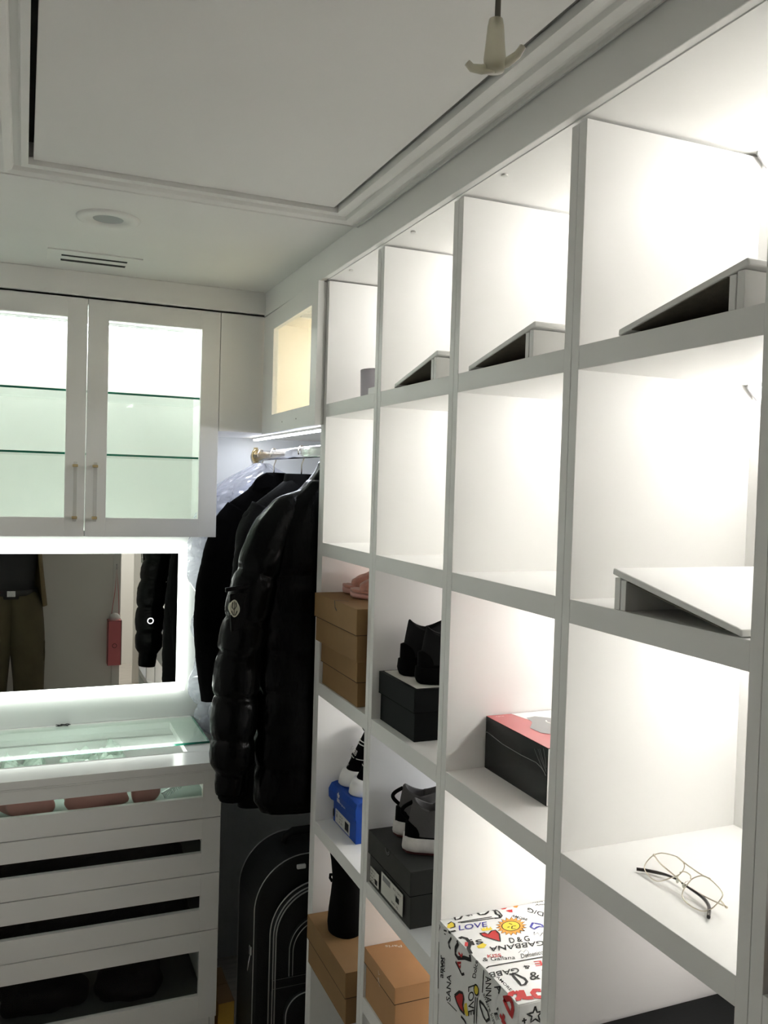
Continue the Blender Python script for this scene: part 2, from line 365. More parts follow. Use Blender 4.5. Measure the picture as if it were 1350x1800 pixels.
# slanted shoe boards lying on the shelves
def wedge(y_low, y_high, z, x1, label, h=.054):
    s = 1 if y_high > y_low else -1; L = abs(y_high - y_low)
    t = thing('slanted_shoe_board', label, 'shoe board', (.95, (y_low + y_high) / 2, z), 'slanted shoe boards lying on shelves')
    # board: thin plank from the low tip to the ridge
    dx, dz = L, h - .004; ln = math.hypot(dx, dz); nx, nz_ = -dz / ln, dx / ln; th = .0105
    P = [(0, .0006), (dx, dz + .0006)]
    poly = [(y_low + s * p[0], z + p[1]) for p in P] + [(y_low + s * (dx + nx * th), z + dz + nz_ * th), (y_low + s * (nx * th * .4 + .002), z + nz_ * th)]
    obj('sloped_board', MB().prism(poly, 'x', XS + .001, x1), WHITE, t, bevel=.002)
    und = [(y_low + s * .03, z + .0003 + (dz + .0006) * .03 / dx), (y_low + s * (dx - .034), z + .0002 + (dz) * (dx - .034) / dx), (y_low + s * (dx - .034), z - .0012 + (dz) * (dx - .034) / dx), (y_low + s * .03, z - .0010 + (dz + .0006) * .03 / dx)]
    obj('underside_shade', MB().prism(und, 'x', XS + .0015, x1 - .002), BOARD_SHADE, t)  # dark sheet standing in for the shade under the board
    for a, b, mm in ((.006, .018, WHITE), (.020, .031, WHITE)):
        za = dz * (L - b) / L
        ya, yb = y_low + s * (L - a), y_low + s * (L - b)
        obj('riser_board', box(XS + .002, x1 - .01, min(ya, yb), max(ya, yb), z + .0004, z + za + .0002), mm, t, bevel=.0006)
    return t
wedge(1.046, .801, 2.177, 1.135, 'white slanted shoe board on the top-row shelf, nearest and largest of three')
wedge(1.509, 1.271, 2.177, 1.135, 'white slanted shoe board on the top-row shelf, middle of three')
wedge(1.875, 1.648, 2.177, 1.135, 'white slanted shoe board on the top-row shelf, farthest and smallest of three')
wedge(.787, 1.038, 1.778, 1.135, 'white slanted shoe board sloping down to the right, alone on a second-row shelf')
# top-row odds and ends
cy = thing('paper_roll', 'short lilac-grey paper tube standing on the farthest top shelf', 'tube', (.905, 2.215, 2.177))
obj('tube_wall', MB().lathe([(.054, 2.1775), (.056, 2.262), (.053, 2.262), (.051, 2.1775), (.054, 2.1775)], (.905, 2.215), 36), LILAC, cy, smooth=True)
obj('rim', MB().tube([(.905 + .0545 * math.cos(a / 30 * 6.2832), 2.215 + .0545 * math.sin(a / 30 * 6.2832), 2.262) for a in range(30)], .0016, 6, True), INKG, cy)
sb = obj('small_box', box(.835, .865, 2.075, 2.128, 2.1772, 2.203), PAPER, bevel=.001, loc=(.85, 2.1, 2.177)); tagm(sb, 'tiny white box in front of the lilac paper tube', 'box')
# ================================================================== BACK WALL: glass fronted wall cabinets
def frame_door(mb, axis, a0, a1, z0, z1, w0, w1, v0, v1, d0, d1):
    """four rails round an opening; axis 'x' = door lies along x (d = y), 'y' = door lies along y (d = x)"""
    def B(p, q, r, s_):
        if axis == 'x': mb.box(p, q, d0, d1, r, s_)
        else: mb.box(d0, d1, p, q, r, s_)
    B(a0, w0, z0, z1); B(w1, a1, z0, z1); B(w0, w1, v1, z1); B(w0, w1, z0, v0)
    return mb
YC, DT = 3.029, .020
def wall_cabinet(x0, x1, doors, label):
    c = thing('wall_cabinet', label, 'cabinet', ((x0 + x1) / 2, 3.24, 1.748), 'wall cabinets over the mirror')
    y0 = YC + DT + .001
    obj('carcass', MB().box(x0, x0 + .018, y0, YB - .0005, 1.749, 2.536).box(x1 - .018, x1, y0, YB - .0005, 1.749, 2.536).box(x0 + .018, x1 - .018, y0, YB - .0005, 2.518, 2.536).box(x0 + .018, x1 - .018, y0, YB - .0005, 1.749, 1.767).box(x0 + .018, x1 - .018, YB - .012, YB - .0005, 1.767, 2.518), WHITE, c)
    for zz in (2.229, 2.020):
        g = obj('glass_shelf', box(x0 + .019, x1 - .019, y0 + .014, YB - .013, zz, zz + .007), GLASSG, c)
        obj('shelf_edge', box(x0 + .019, x1 - .019, y0 + .0115, y0 + .014, zz, zz + .007), GEDGE, g)
        for xx in (x0 + .018, x1 - .026): obj('shelf_peg', box(xx, xx + .008, 3.12, 3.128, zz - .006, zz), CHROME, g)
    ch = obj('light_channel', box(x0 + .02, x1 - .02, YB - .06, YB - .035, 2.508, 2.518), CHROME, c)
    obj('light_diffuser', box(x0 + .022, x1 - .022, YB - .058, YB - .037, 2.505, 2.508), LEDU, ch)
    for (a, b, w0, w1, hx) in doors:
        d = obj('door', frame_door(MB(), 'x', a, b, 1.748, 2.534, w0, w1, 1.812, 2.470, YC, YC + DT), WHITE, c, bevel=.0007)
        obj('glass_pane', box(w0 - .004, w1 + .004, YC + .010, YC + .014, 1.808, 2.474), GLASS, d)
        if hx is not None:
            obj('handle_bar', box(hx - .0055, hx + .0055, YC - .030, YC - .020, 1.800, 1.995), ACRYL, d, bevel=.001)
            for hz in (1.812, 1.983): obj('handle_post', box(hx - .008, hx + .008, YC - .031, YC, hz - .0045, hz + .0045), BRASS, d, bevel=.001)
    return c
wall_cabinet(-.248, .6285, [(-.248, .1886, -.183, .126, .157), (.1914, .6285, .2565, .565, .2195)], 'white wall cabinet with two glass doors and clear bar handles')
wall_cabinet(XL, -.250, [(XL, -.2515, XL + .065, -.315, None)], 'white single glass door wall cabinet at the left wall')
# filler panel in the corner and the corner cabinet over the rod
fp = obj('corner_filler_panel', box(.6305, .799, YC, YC + DT, 2.121, 2.534), WHITE, bevel=.0007, loc=(.715, 3.04, 2.121)); tagm(fp, 'plain white corner panel between the double glass doors and the corner cabinet', 'panel')
cc = thing('corner_cabinet', 'white corner cabinet above the hanging rod, warm light behind its glass flap door', 'cabinet', (.98, 2.9, 2.121))
ya, yb = 2.411, YB - .0005
obj('carcass', MB().box(.803, XR - .001, ya, yb, 2.121, 2.139).box(.803, XR - .001, ya, yb, 2.518, 2.536).box(.803, XR - .001, 3.06, 3.078, 2.139, 2.518).box(XR - .012, XR - .001, ya + .018, 3.06, 2.139, 2.518), mat('cream_laminate', (.84, .80, .72), .5), cc)
obj('end_panel', box(.8003, XR - .001, 2.3858, 2.4095, 0, 2.532), WHITE, cc, bevel=.0008)
obj('base_filler', box(.6305, .8028, YC + DT + .001, yb, 2.121, 2.139), WHITE, cc)
mr = Matrix.Translation((.803, 3.02, 0)) @ Matrix.Rotation(math.radians(-1.0), 4, 'Z') @ Matrix.Translation((-.803, -3.02, 0))
m = frame_door(MB(), 'y', 2.379, 3.022, 2.117, 2.530, 2.44, 2.886, 2.178, 2.470, .801 - .018, .801); m.v = [tuple(mr @ Vector(p)) for p in m.v]
dd = obj('flap_door', m, WHITE, cc, bevel=.0007)
m = box(.789, .793, 2.436, 2.89, 2.174, 2.474); m.v = [tuple(mr @ Vector(p)) for p in m.v]; obj('glass_pane', m, GLASS, dd)
m = MB()
for yy in (2.743, 2.578): m.cyl((yy, 2.146), .0025, .7822, .7835, 12, 'x')
m.v = [tuple(mr @ Vector(p)) for p in m.v]; obj('screw_holes', m, DARKGAP, dd)
obj('hinge', MB().box(.812, .86, 2.66, 2.70, 2.49, 2.517).box(.812, .87, 2.672, 2.688, 2.478, 2.492), PAPER, cc, bevel=.002)
ch = obj('light_channel', box(1.13, 1.155, 2.44, 3.04, 2.508, 2.518), PAINT, cc); obj('light_diffuser', box(1.132, 1.153, 2.442, 3.038, 2.504, 2.508), LEDW, ch)
obj('door_stop', box(.7915, .8001, 2.3875, 2.4085, 2.119, 2.528), WHITE, cc)
# bar light under the corner cabinet
lb = thing('light_bar', 'slim white light bar glowing under the corner cabinet over the rod', 'light', (.847, 2.89, 2.121))
obj('housing', box(.838, .856, 2.415, 3.37, 2.114, 2.1208), PAINT, lb); obj('diffuser', MB().prism([(.839, 2.1138), (.855, 2.1138), (.853, 2.109), (.841, 2.109)], 'y', 2.418, 3.367), LEDN, lb)
# the rod and its wall bracket
fg = obj('filler_shade_strip', box(.6286, .6304, YC + .012, YC + DT, 2.121, 2.534), DARKGAP, fp)  # dark strip that paints shade into the gap beside the door
rod = thing('clothes_rod', 'oval chrome clothes rod with brass end bracket under the corner cabinet', 'rod', (.866, 2.92, 2.052))
R = []
for yy in (2.412, 3.425): R.append([(.866 + .0085 * math.cos(a / 24 * 6.2832), yy, 2.050 + .0195 * math.sin(a / 24 * 6.2832)) for a in range(24)])
obj('oval_bar', MB().loft(R), CHROME, rod, smooth=True)
br = MB().tube([(.866 + .0145 * math.cos(a / 24 * 6.2832), 3.424, 2.052 + .024 * math.sin(a / 24 * 6.2832)) for a in range(24)], .005, 8, True)
br.box(.858, .874, 3.426, 3.4345, 2.02, 2.085)
obj('end_bracket', br, BRASS, rod, smooth=False)

# ================================================================== LIGHTED MIRROR
mi = thing('lighted_mirror', 'wide wall mirror with a glowing white border above the glass-topped dresser', 'mirror', (0, YB, 1.12))
MX0, MX1, MZ0, MZ1 = -.60, .597, 1.1205, 1.6935
obj('back_box', box(MX0 + .02, MX1 - .02, YB - .022, YB - .0005, MZ0 + .02, MZ1 - .02), PAINT, mi)
obj('mirror_glass', box(MX0 + .034, MX1 - .034, YB - .028, YB - .0225, MZ0 + .034, MZ1 - .034), MIRR, mi)
m = MB(); a, b, c_, d_ = MX0, MX1, MZ0, MZ1; ww = .034
m.box(a, b, YB - .028, YB - .0225, d_ - ww, d_).box(a, b, YB - .028, YB - .0225, c_, c_ + ww).box(a, a + ww, YB - .028, YB - .0225, c_ + ww, d_ - ww).box(b - ww, b, YB - .028, YB - .0225, c_ + ww, d_ - ww)
obj('lit_border', m, LEDMIR, mi)
obj('touch_ring', MB().tube([(.462 + .0105 * math.cos(k / 32 * 6.2832), YB - .0285, 1.398 + .0105 * math.sin(k / 32 * 6.2832)) for k in range(32)], .0013, 6, True), RINGM, mi)

# ================================================================== DRESSER with glass top
YD = 2.84
def dresser(x0, x1, label, first):
    t = thing('dresser', label, 'dresser', ((x0 + x1) / 2, 3.14, 0), 'white dressers under the mirror')
    w0, w1 = (x0 + .062, x1 - .062)
    y0 = YD + .021
    obj('side_panel', box(x0, x0 + .018, y0, YB - .0005, 0, .984), WHITE, t); obj('side_panel', box(x1 - .018, x1, y0, YB - .0005, 0, .984), WHITE, t)
    obj('back_panel', box(x0 + .018, x1 - .018, YB - .012, YB - .0005, .14, .984), WHITE, t)
    obj('kick_board', box(x0 + .018, x1 - .018, YD + .035, YD + .050, 0, .135), WHITE, t)
    cx0, cx1, cy0, cy1 = x0 + .07 if not first else x0 + .09, x1 - .092, 2.968, 3.366
    top = MB().box(x0, x1, YD - .004, cy0, .985, 1.010).box(x0, x1, cy1, YB - .0005, .985, 1.010).box(x0, cx0, cy0, cy1, .985, 1.010).box(cx1, x1, cy0, cy1, .985, 1.010)
    obj('top_frame', top, GLOSSW, t, bevel=.0012)
    obj('top_lip', box(x0, x1, YD - .0035, YD + .018, .9805, .9845), WHITE, t)
    gp = obj('top_glass', box(x0 + .002, x1 - .002, 3.053, 3.392, 1.0105, 1.0175), DGLASS, t)
    obj('glass_edge', MB().box(x0 + .002, x1 - .002, 3.0505, 3.053, 1.0105, 1.0175).box(x1 - .002, x1 + .0003, 3.0505, 3.392, 1.0105, 1.0175), GEDGE, gp)
    ch = obj('light_channel', box(cx0, cx1, cy0 + .0002, cy0 + .010, .985, 1.0098), PAINT, t)
    obj('light_diffuser', MB().box(cx0 + .002, cx1 - .02, cy0 + .010, cy0 + .013, .988, 1.0075), LEDC, ch)
    ZD = [(.8245, .979, .895, .939), (.6365, .8215, .7065, .754), (.4425, .6335, .514, .562), (.141, .4395, .2205, .3735)]
    for k, (z0, z1, v0, v1) in enumerate(ZD):
        d = obj('drawer_front', frame_door(MB(), 'x', x0 + .001, x1 - .0005, z0, z1, w0, w1, v0, v1, YD, YD + .019), WHITE, t, bevel=.0007)
        obj('glass_pane', box(w0 - .005, w1 + .005, YD + .011, YD + .014, v0 - .005, v1 + .005), GLASS, d)
        m = MB().box(x0 + .02, x1 - .02, y0 + .001, YB - .03, z0 + .022, z0 + .034)
        m.box(x0 + .02, x0 + .03, y0 + .001, YB - .03, z0 + .034, z1 - .03).box(x1 - .03, x1 - .02, y0 + .001, YB - .03, z0 + .034, z1 - .03).box(x0 + .03, x1 - .03, YB - .04, YB - .03, z0 + .034, z1 - .03)
        obj('drawer_box', m, WHITE, t); obj('drawer_liner', box(x0 + .0305, x1 - .0305, y0 + .002, YB - .0405, z0 + .0342, z0 + .0352), LINER if k else LINER2, t)
        obj('gap_shade_strip', box(x0 + .018, x1 - .018, YD + .0195, YD + .0205, z1 - .02, z1 + .02), DARKGAP, t) if k else None  # dark strip painting in the shade of the gap between drawers
        if k: obj('divider_board', box(x0 + .018, x1 - .018, y0 + .02, YB - .013, z1 - .004, z1 + .008), WHITE, t)
    return t
dresser(-.248, .6285, 'white four-drawer dresser with glass windows in its drawer fronts, right of two', True)
dresser(XL, -.250, 'white four-drawer dresser at the left wall, left of two', False)
# what lies in the drawers and on the dresser
def blob(name, cx, cy, cz, sx, sy, sz, m, k, label, cat, amp=.25, fr=18, group=None, n=22):
    mb = MB(); R = []
    for i in range(n + 1):
        a = -math.pi / 2 + math.pi * i / n; q = max(math.cos(a), .01) ** .55
        ring = []
        for j in range(2 * n):
            b = j / n * math.pi; u = math.copysign(abs(math.cos(b)) ** .7, math.cos(b)); v = math.copysign(abs(math.sin(b)) ** .7, math.sin(b))
            p = (u * q, v * q, math.sin(a)); r = 1 + amp * nz((p[0] * sx, p[1] * sy, p[2] * sz), fr, k)
            ring.append((cx + p[0] * sx * r, cy + p[1] * sy * r, cz + sz + max(p[2] * sz * r, -sz)))
        R.append(ring)
    mb.loft(R); o = obj(name, mb, m, smooth=True, loc=(cx, cy, cz)); return tagm(o, label, cat, group)
zf = .8245 + .0358
blob('satin_pouch', .03, 2.95, zf, .085, .05, .034, PINKB, 1, 'pink satin pouch in the top drawer, left one, partly cut by the frame', 'pouch')
blob('satin_pouch', .235, 2.935, zf, .105, .045, .034, PINKB, 2, 'wide pink satin pouch in the middle of the top drawer window', 'pouch')
blob('satin_pouch', .395, 2.945, zf, .045, .035, .040, PINKB, 3, 'small pink pouch beside the silver comb in the top drawer', 'pouch')
cm = thing('silver_comb', 'slim silver metal comb lying aslant in the top drawer', 'comb', (.46, 2.94, zf))
mm = Matrix.Translation((.496, 2.945, zf + .045)) @ Matrix.Rotation(math.radians(-22), 4, 'Y') @ Matrix.Rotation(math.radians(18), 4, 'Z')
obj('spine', MB().box(-.055, .055, -.004, .004, 0, .008, mm), CHROME, cm, bevel=.001)
for q in range(20): obj('tooth', MB().box(-.052 + q * .0054, -.050 + q * .0054, -.001, .001, -.016, 0, mm), CHROME, cm)
def crumple(name, x0, x1, y0, y1, z, h, m, k, label, cat, group=None, nx=40, ny=24):
    v = []; 
    for i in range(nx + 1):
        for j in range(ny + 1):
            x = x0 + (x1 - x0) * i / nx; y = y0 + (y1 - y0) * j / ny
            e = min(i, nx - i, 5) / 5 * min(j, ny - j, 4) / 4
            q = abs(nz((x, y, 0), 9, k)) * 1.1 + abs(nz((x, y, 0), 24, k + 3)) * .45
            v.append((x + .012 * nz((x, y, 0), 20, k + 9), y + .012 * nz((x, y, 0), 20, k + 5), min(z + h * (.45 + q) * e ** .5 + .0015, .981)))
    mb = MB(); mb.v = v; mb.f = [(i * (ny + 1) + j, (i + 1) * (ny + 1) + j, (i + 1) * (ny + 1) + j + 1, i * (ny + 1) + j + 1) for i in range(nx) for j in range(ny)]
    return tagm(obj(name, mb, m, loc=((x0 + x1) / 2, (y0 + y1) / 2, z)), label, cat, group)
MILKY = glassy('milky_plastic_bag', (.85, .93, .88), .2, .15, haze=.78, hazecol=(.78, .88, .80))
crumple('plastic_bag', -.06, .09, 3.10, 3.34, zf, .095, MILKY, 3, 'crumpled milky plastic bag under the dresser glass, left of two', 'bag')
crumple('plastic_bag', .12, .38, 3.08, 3.35, zf, .10, MILKY, 8, 'spread milky plastic bag under the dresser glass, right of two', 'bag')
rg = tagm(obj('cable_tie_clump', MB().tube([(.150 + .028 * math.cos(a * .9) * (1 - a / 40), 3.414 + .010 * math.sin(a * 1.7), 1.0128 + .002 * (1 + math.sin(a * 2.1))) for a in range(22)], .0014, 6), INKK, smooth=True, loc=(.165, 3.414, 1.01)), 'small dark tangle of wire on the dresser behind the glass top', 'wire')
crumple('folded_cloth', -.20, .53, 2.90, 3.30, .6365 + .0355, .03, WOOL2, 4, 'dark folded cloth in the second drawer', 'clothing')
crumple('folded_cloth', -.20, .55, 2.90, 3.30, .4425 + .0355, .04, WOOL2, 6, 'dark folded cloth in the third drawer', 'clothing')
blob('dark_bag', .36, 3.0, .141 + .0358, .11, .07, .055, WOOL2, 6, 'dark soft bag in the bottom drawer, right of two', 'bag')
blob('dark_bag', .08, 3.02, .141 + .0358, .14, .08, .065, WOOL2, 9, 'dark soft bag in the bottom drawer, left of two', 'bag')

# ================================================================== HANGING CLOTHES
def ring_xy(cx, cy, z, a, b, n, pw=.8, rot=0.0, fn=None):
    out = []
    for k in range(n):
        t = k / n * 2 * math.pi; c, s_ = math.cos(t), math.sin(t)
        x = math.copysign(abs(c) ** pw, c) * a; y = math.copysign(abs(s_) ** pw, s_) * b
        q = 1.0 + (fn(t, z) if fn else 0)
        x *= q; y *= q
        out.append((cx + x * math.cos(rot) - y * math.sin(rot), cy + x * math.sin(rot) + y * math.cos(rot), z))
    return out
def garment_body(cx, cy, tab, z0, z1, n=64, rows=90, rot=0.0, quilt=None, wr=.03, k=0.0):
    """tab rows: (z, half width, half depth)"""
    mb = MB(); R = []
    for i in range(rows + 1):
        z = z0 + (z1 - z0) * i / rows
        a, b = interp(tab, z)
        q = quilt(z) if quilt else 0.0
        R.append(ring_xy(cx, cy, z, a * (1 + q * .35), b * (1 + q), n, .75, rot, lambda t, zz: wr * nz((math.cos(t) * .3, math.sin(t) * .3, zz), 9 if not quilt else 16, k)))
    mb.loft(R); return mb
def sleeve(path, rad, rows=110, n=32, seams=None, depth=.13, wr=.05, k=0.0, flat=1.0):
    P = [Vector(p) for p in path]; L = [0]
    for a, b in zip(P[:-1], P[1:]): L.append(L[-1] + (b - a).length)
    tabp = [(l, *p) for l, p in zip(L, P)]; tabr = [(l, r) for l, r in zip(L, rad)]
    pts = [Vector(interp(tabp, L[-1] * i / rows)) for i in range(rows + 1)]
    for _ in range(4): pts = [pts[0]] + [(pts[i - 1] + pts[i] * 2 + pts[i + 1]) / 4 for i in range(1, rows)] + [pts[-1]]
    mb = MB(); R = []
    for i, p in enumerate(pts):
        t = (pts[min(i + 1, rows)] - pts[max(i - 1, 0)]).normalized()
        r = interp(tabr, L[-1] * i / rows)[0]
        if seams:
            z = p.z; d = min(abs(z - s_) for s_ in seams); r *= 1 - depth * math.exp(-(d / .009) ** 1.3) + .035 * min(d / .04, 1)
        ax = Vector((1, 0, 0)); ax = (ax - t * ax.dot(t)).normalized(); ay = t.cross(ax)
        ring = []
        for j in range(n):
            a = j / n * 6.2832; q = r * (1 + wr * nz((math.cos(a) * .25, math.sin(a) * .25, p.z), 22, k) + wr * .6 * nz((math.cos(a) * .25, math.sin(a) * .25, p.z * 1.3), 55, k))
            ring.append(tuple(p + ax * math.cos(a) * q + ay * math.sin(a) * q * flat))
        R.append(ring)
    return mb.loft(R)
def hanger(y, tilt, hookz, label, mtl, sh=True, width=.12, cx=.866):
    t = thing('coat_hanger', label, 'hanger', (cx, y, hookz), 'hangers on the chrome rod')
    top = 2.0700; r = .0185; pts = []
    for a in range(0, 15):
        an = math.radians(215 - a * 17.5); pts.append((cx + r * math.cos(an) * math.cos(tilt), y + r * math.cos(an) * math.sin(tilt), top - r + .0025 + r * math.sin(an)))
    ex = pts[-1]
    pts += [(cx + .006, y, top - .045), (cx, y, top - .06), (cx, y, hookz - .062)]
    obj('hook', MB().tube(pts, .0023, 8), mtl, t, smooth=True)
    if sh:
        obj('shoulder_bar', MB().tube([(cx - width, y, hookz - .125), (cx - width * .6, y, hookz - .088), (cx, y, hookz - .06), (cx + width * .6, y, hookz - .088), (cx + width, y, hookz - .125)], [.006, .008, .009, .008, .006], 10), INKK, t, smooth=True)
    return t
hanger(3.15, .5, 1.985, 'gold wire hanger holding the black wool coat', GOLD)
hanger(2.80, .5, 1.985, 'gold wire hanger holding the charcoal jacket, between coat and puffer', GOLD)
hanger(2.515, .5, 1.975, 'chrome wire hanger holding the glossy puffer, nearest the shelves', CHROME)
hanger(3.34, .5, 1.99, 'hanger inside the clear garment bag, nearest the brass bracket', GOLD)
# glossy puffer
pj = thing('puffer_jacket', 'glossy black quilted puffer jacket with a small oval sleeve badge', 'jacket', (.866, 2.515, 1.0))
SE = [1.676, 1.54, 1.444, 1.32, 1.195, 1.091]
def qb(z):
    d = min(abs(z - s_) for s_ in SE); return -.08 * math.exp(-(d / .011) ** 1.3) + .03 * min(d / .04, 1)
tb = [(.955, .19, .060), (.99, .21, .074), (1.3, .215, .082), (1.7, .215, .082), (1.82, .205, .080), (1.88, .16, .072), (1.93, .09, .060), (1.955, .07, .055), (1.96, .065, .05)]
obj('jacket_body', garment_body(.868, 2.512, tb, .955, 1.958, quilt=qb, wr=.035, k=1), NYLON, pj, smooth=True)
sl = [(.800, 2.51, 1.905), (.735, 2.505, 1.862), (.688, 2.50, 1.80), (.655, 2.495, 1.71), (.625, 2.49, 1.60), (.600, 2.49, 1.48), (.588, 2.49, 1.37), (.583, 2.49, 1.24), (.580, 2.49, 1.12), (.577, 2.49, 1.075), (.573, 2.49, 1.028)]
obj('sleeve', sleeve(sl, [.030, .052, .062, .066, .068, .066, .067, .068, .062, .044, .038], seams=SE, k=2, wr=.045), NYLON, pj, smooth=True)
sr = [(2 * .868 - p[0] - .01, p[1] + .01, p[2]) for p in sl]; sr = [(min(p[0], 1.10), p[1], p[2]) for p in sr]
obj('sleeve', sleeve(sr, [.03, .055, .055, .055, .055, .055, .055, .055, .052, .042, .036], seams=SE, k=5, wr=.05), NYLON, pj, smooth=True)
# collar stands up
R = []
for i in range(16):
    z = 1.925 + i * .006; a = interp([(1.925, .098), (1.95, .086), (1.985, .062), (2.005, .052), (2.02, .044)], z)[0]
    R.append(ring_xy(.882, 2.512, z, a, .056 - i * .0006, 40, .85, 0, lambda t, zz: .05 * nz((math.cos(t), math.sin(t), zz * 8), 3, 2)))
obj('collar', MB().loft(R), NYLON, pj, smooth=True)
obj('pocket_flap', MB().prism([(.0, .0), (.072, .012), (.072, .022), (.0, .012)], 'y', -.006, .006, Matrix.Translation((.535, 2.428, 1.632))), NYLON, pj, bevel=.002)
obj('zip_pocket', MB().prism([(0, 0), (.006, -.11), (.075, -.10), (.072, .006)], 'y', -.004, .006, Matrix.Translation((.548, 2.432, 1.626))), NYLON, pj, bevel=.003)
bx, bz, by = .561, 1.585, 2.424
def oval_badge(sx, sz, y, wav):
    return [(bx + (sx * math.cos(a / 36 * 6.2832)) * (1 + wav * math.cos(a / 36 * 6.2832 * 2 + .6) * .25), bz + sz * math.sin(a / 36 * 6.2832)) for a in range(36)]
bd = obj('badge', MB().prism(oval_badge(.0125, .0245, by, 1), 'y', by - .0012, by + .012), mat('badge_cream', (.40, .39, .30), .8, bump=.3), pj)
obj('badge_border', MB().tube([(p[0], by - .0014, p[1]) for p in oval_badge(.0118, .0238, by, 1)], .0012, 6, True), mat('badge_thread', (.55, .54, .45), .8), bd)
m = MB(); ribbon(m, [(bx - .005, by - .0012, bz + .018), (bx - .007, by - .0012, bz + .004), (bx - .001, by - .0012, bz - .004), (bx + .005, by - .0012, bz + .006), (bx + .004, by - .0012, bz + .017)], (0, -1, 0), .003)
ribbon(m, [(bx - .008, by - .0012, bz - .006), (bx - .004, by - .0012, bz - .018), (bx + .003, by - .0012, bz - .019), (bx + .008, by - .0012, bz - .007)], (0, -1, 0), .003); ribbon(m, [(bx, by - .0012, bz + .02), (bx - .001, by - .0012, bz - .018)], (0, -1, 0), .002)
obj('badge_emblem', m, INKK, bd)
# charcoal jacket between
cj = thing('charcoal_jacket', 'dull charcoal jacket hanging between the black coat and the puffer', 'jacket', (.866, 2.80, .95))
tb = [(.87, .19, .045), (1.2, .20, .055), (1.7, .205, .06), (1.84, .195, .058), (1.89, .14, .05), (1.935, .085, .045), (1.955, .06, .042)]
obj('jacket_body', garment_body(.87, 2.80, tb, .865, 1.955, k=4, wr=.06), WOOL2, cj, smooth=True)
sl2 = [(.745, 2.80, 1.86), (.705, 2.80, 1.78), (.69, 2.79, 1.6), (.665, 2.785, 1.4), (.655, 2.785, 1.15), (.652, 2.785, .90)]
obj('sleeve', sleeve(sl2, [.05, .055, .058, .056, .052, .045], k=7, wr=.08), WOOL2, cj, smooth=True)
obj('sleeve', sleeve([(min(2 * .87 - p[0], 1.10), p[1], p[2]) for p in sl2], [.05] * 6, k=8), WOOL2, cj, smooth=True)
R = [ring_xy(.872, 2.80, 1.93 + i * .006, .070 - i * .001, .045, 36, .85) for i in range(9)]
obj('collar', MB().loft(R), WOOL2, cj, smooth=True)
# black wool coat
wc = thing('wool_coat', 'matte black wool coat on the second hanger from the brass bracket', 'coat', (.866, 3.15, .95))
tb = [(.88, .20, .05), (1.2, .205, .055), (1.7, .20, .058), (1.82, .195, .056), (1.87, .16, .052), (1.90, .12, .05), (1.925, .085, .048), (1.94, .07, .045)]
obj('coat_body', garment_body(.866, 3.15, tb, .88, 1.94, k=11, wr=.05), WOOL, wc, smooth=True)
sl3 = [(.735, 3.15, 1.845), (.700, 3.15, 1.79), (.668, 3.14, 1.69), (.640, 3.13, 1.56), (.630, 3.125, 1.43), (.636, 3.125, 1.30), (.649, 3.125, 1.148)]
obj('sleeve', sleeve(sl3, [.045, .054, .058, .058, .055, .050, .040], k=12, wr=.03), WOOL, wc, smooth=True)
obj('sleeve', sleeve([(2 * .866 - p[0] - .02, p[1], p[2]) for p in sl3], [.045, .05, .05, .05, .05, .045, .040], k=13, wr=.03), WOOL, wc, smooth=True)
R = []
for i in range(13):
    z = 1.905 + i * .0065; a = (.098 - i * .0035) * (1 if i < 9 else (1, .93, .80, .60)[i - 9])
    R.append(ring_xy(.862 + (.0 if i < 4 else .001 * i), 3.15, z, a, .055 - i * .001, 40, .9))
obj('collar', MB().loft(R), WOOL, wc, smooth=True)
obj('lapel_point', MB().prism([(.770, 1.915), (.779, 1.953), (.822, 1.981), (.85, 1.97), (.84, 1.93)], 'y', 3.085, 3.093), WOOL, wc, bevel=.003)
# clear garment bag at the wall
gb = thing('garment_bag', 'crinkled clear plastic garment bag hanging behind the black coat', 'garment bag', (.866, 3.31, .93))
tb = [(.93, .16, .045), (.98, .215, .06), (1.2, .235, .07), (1.6, .25, .07), (1.80, .245, .065), (1.90, .205, .06), (1.95, .15, .05), (1.995, .06, .04), (2.02, .025, .02)]
mbg = garment_body(.866, 3.32, tb, .93, 2.02, k=21, wr=.28, rows=110, n=90)
mbg.v = [(max(min(v[0], 1.15), .634 if v[2] < 1.03 else 0), min(v[1], 3.425) + .006 * nz(v, 60, 2), v[2]) for v in mbg.v]
obj('plastic_cover', mbg, PLAST, gb)
obj('wrapped_shirt', garment_body(.88, 3.33, [(1.05, .16, .03), (1.8, .17, .035), (1.9, .12, .03), (1.95, .05, .02)], 1.05, 1.95, k=22, wr=.05), mat('pale_shirt', (.50, .52, .60), .8), gb, smooth=True)
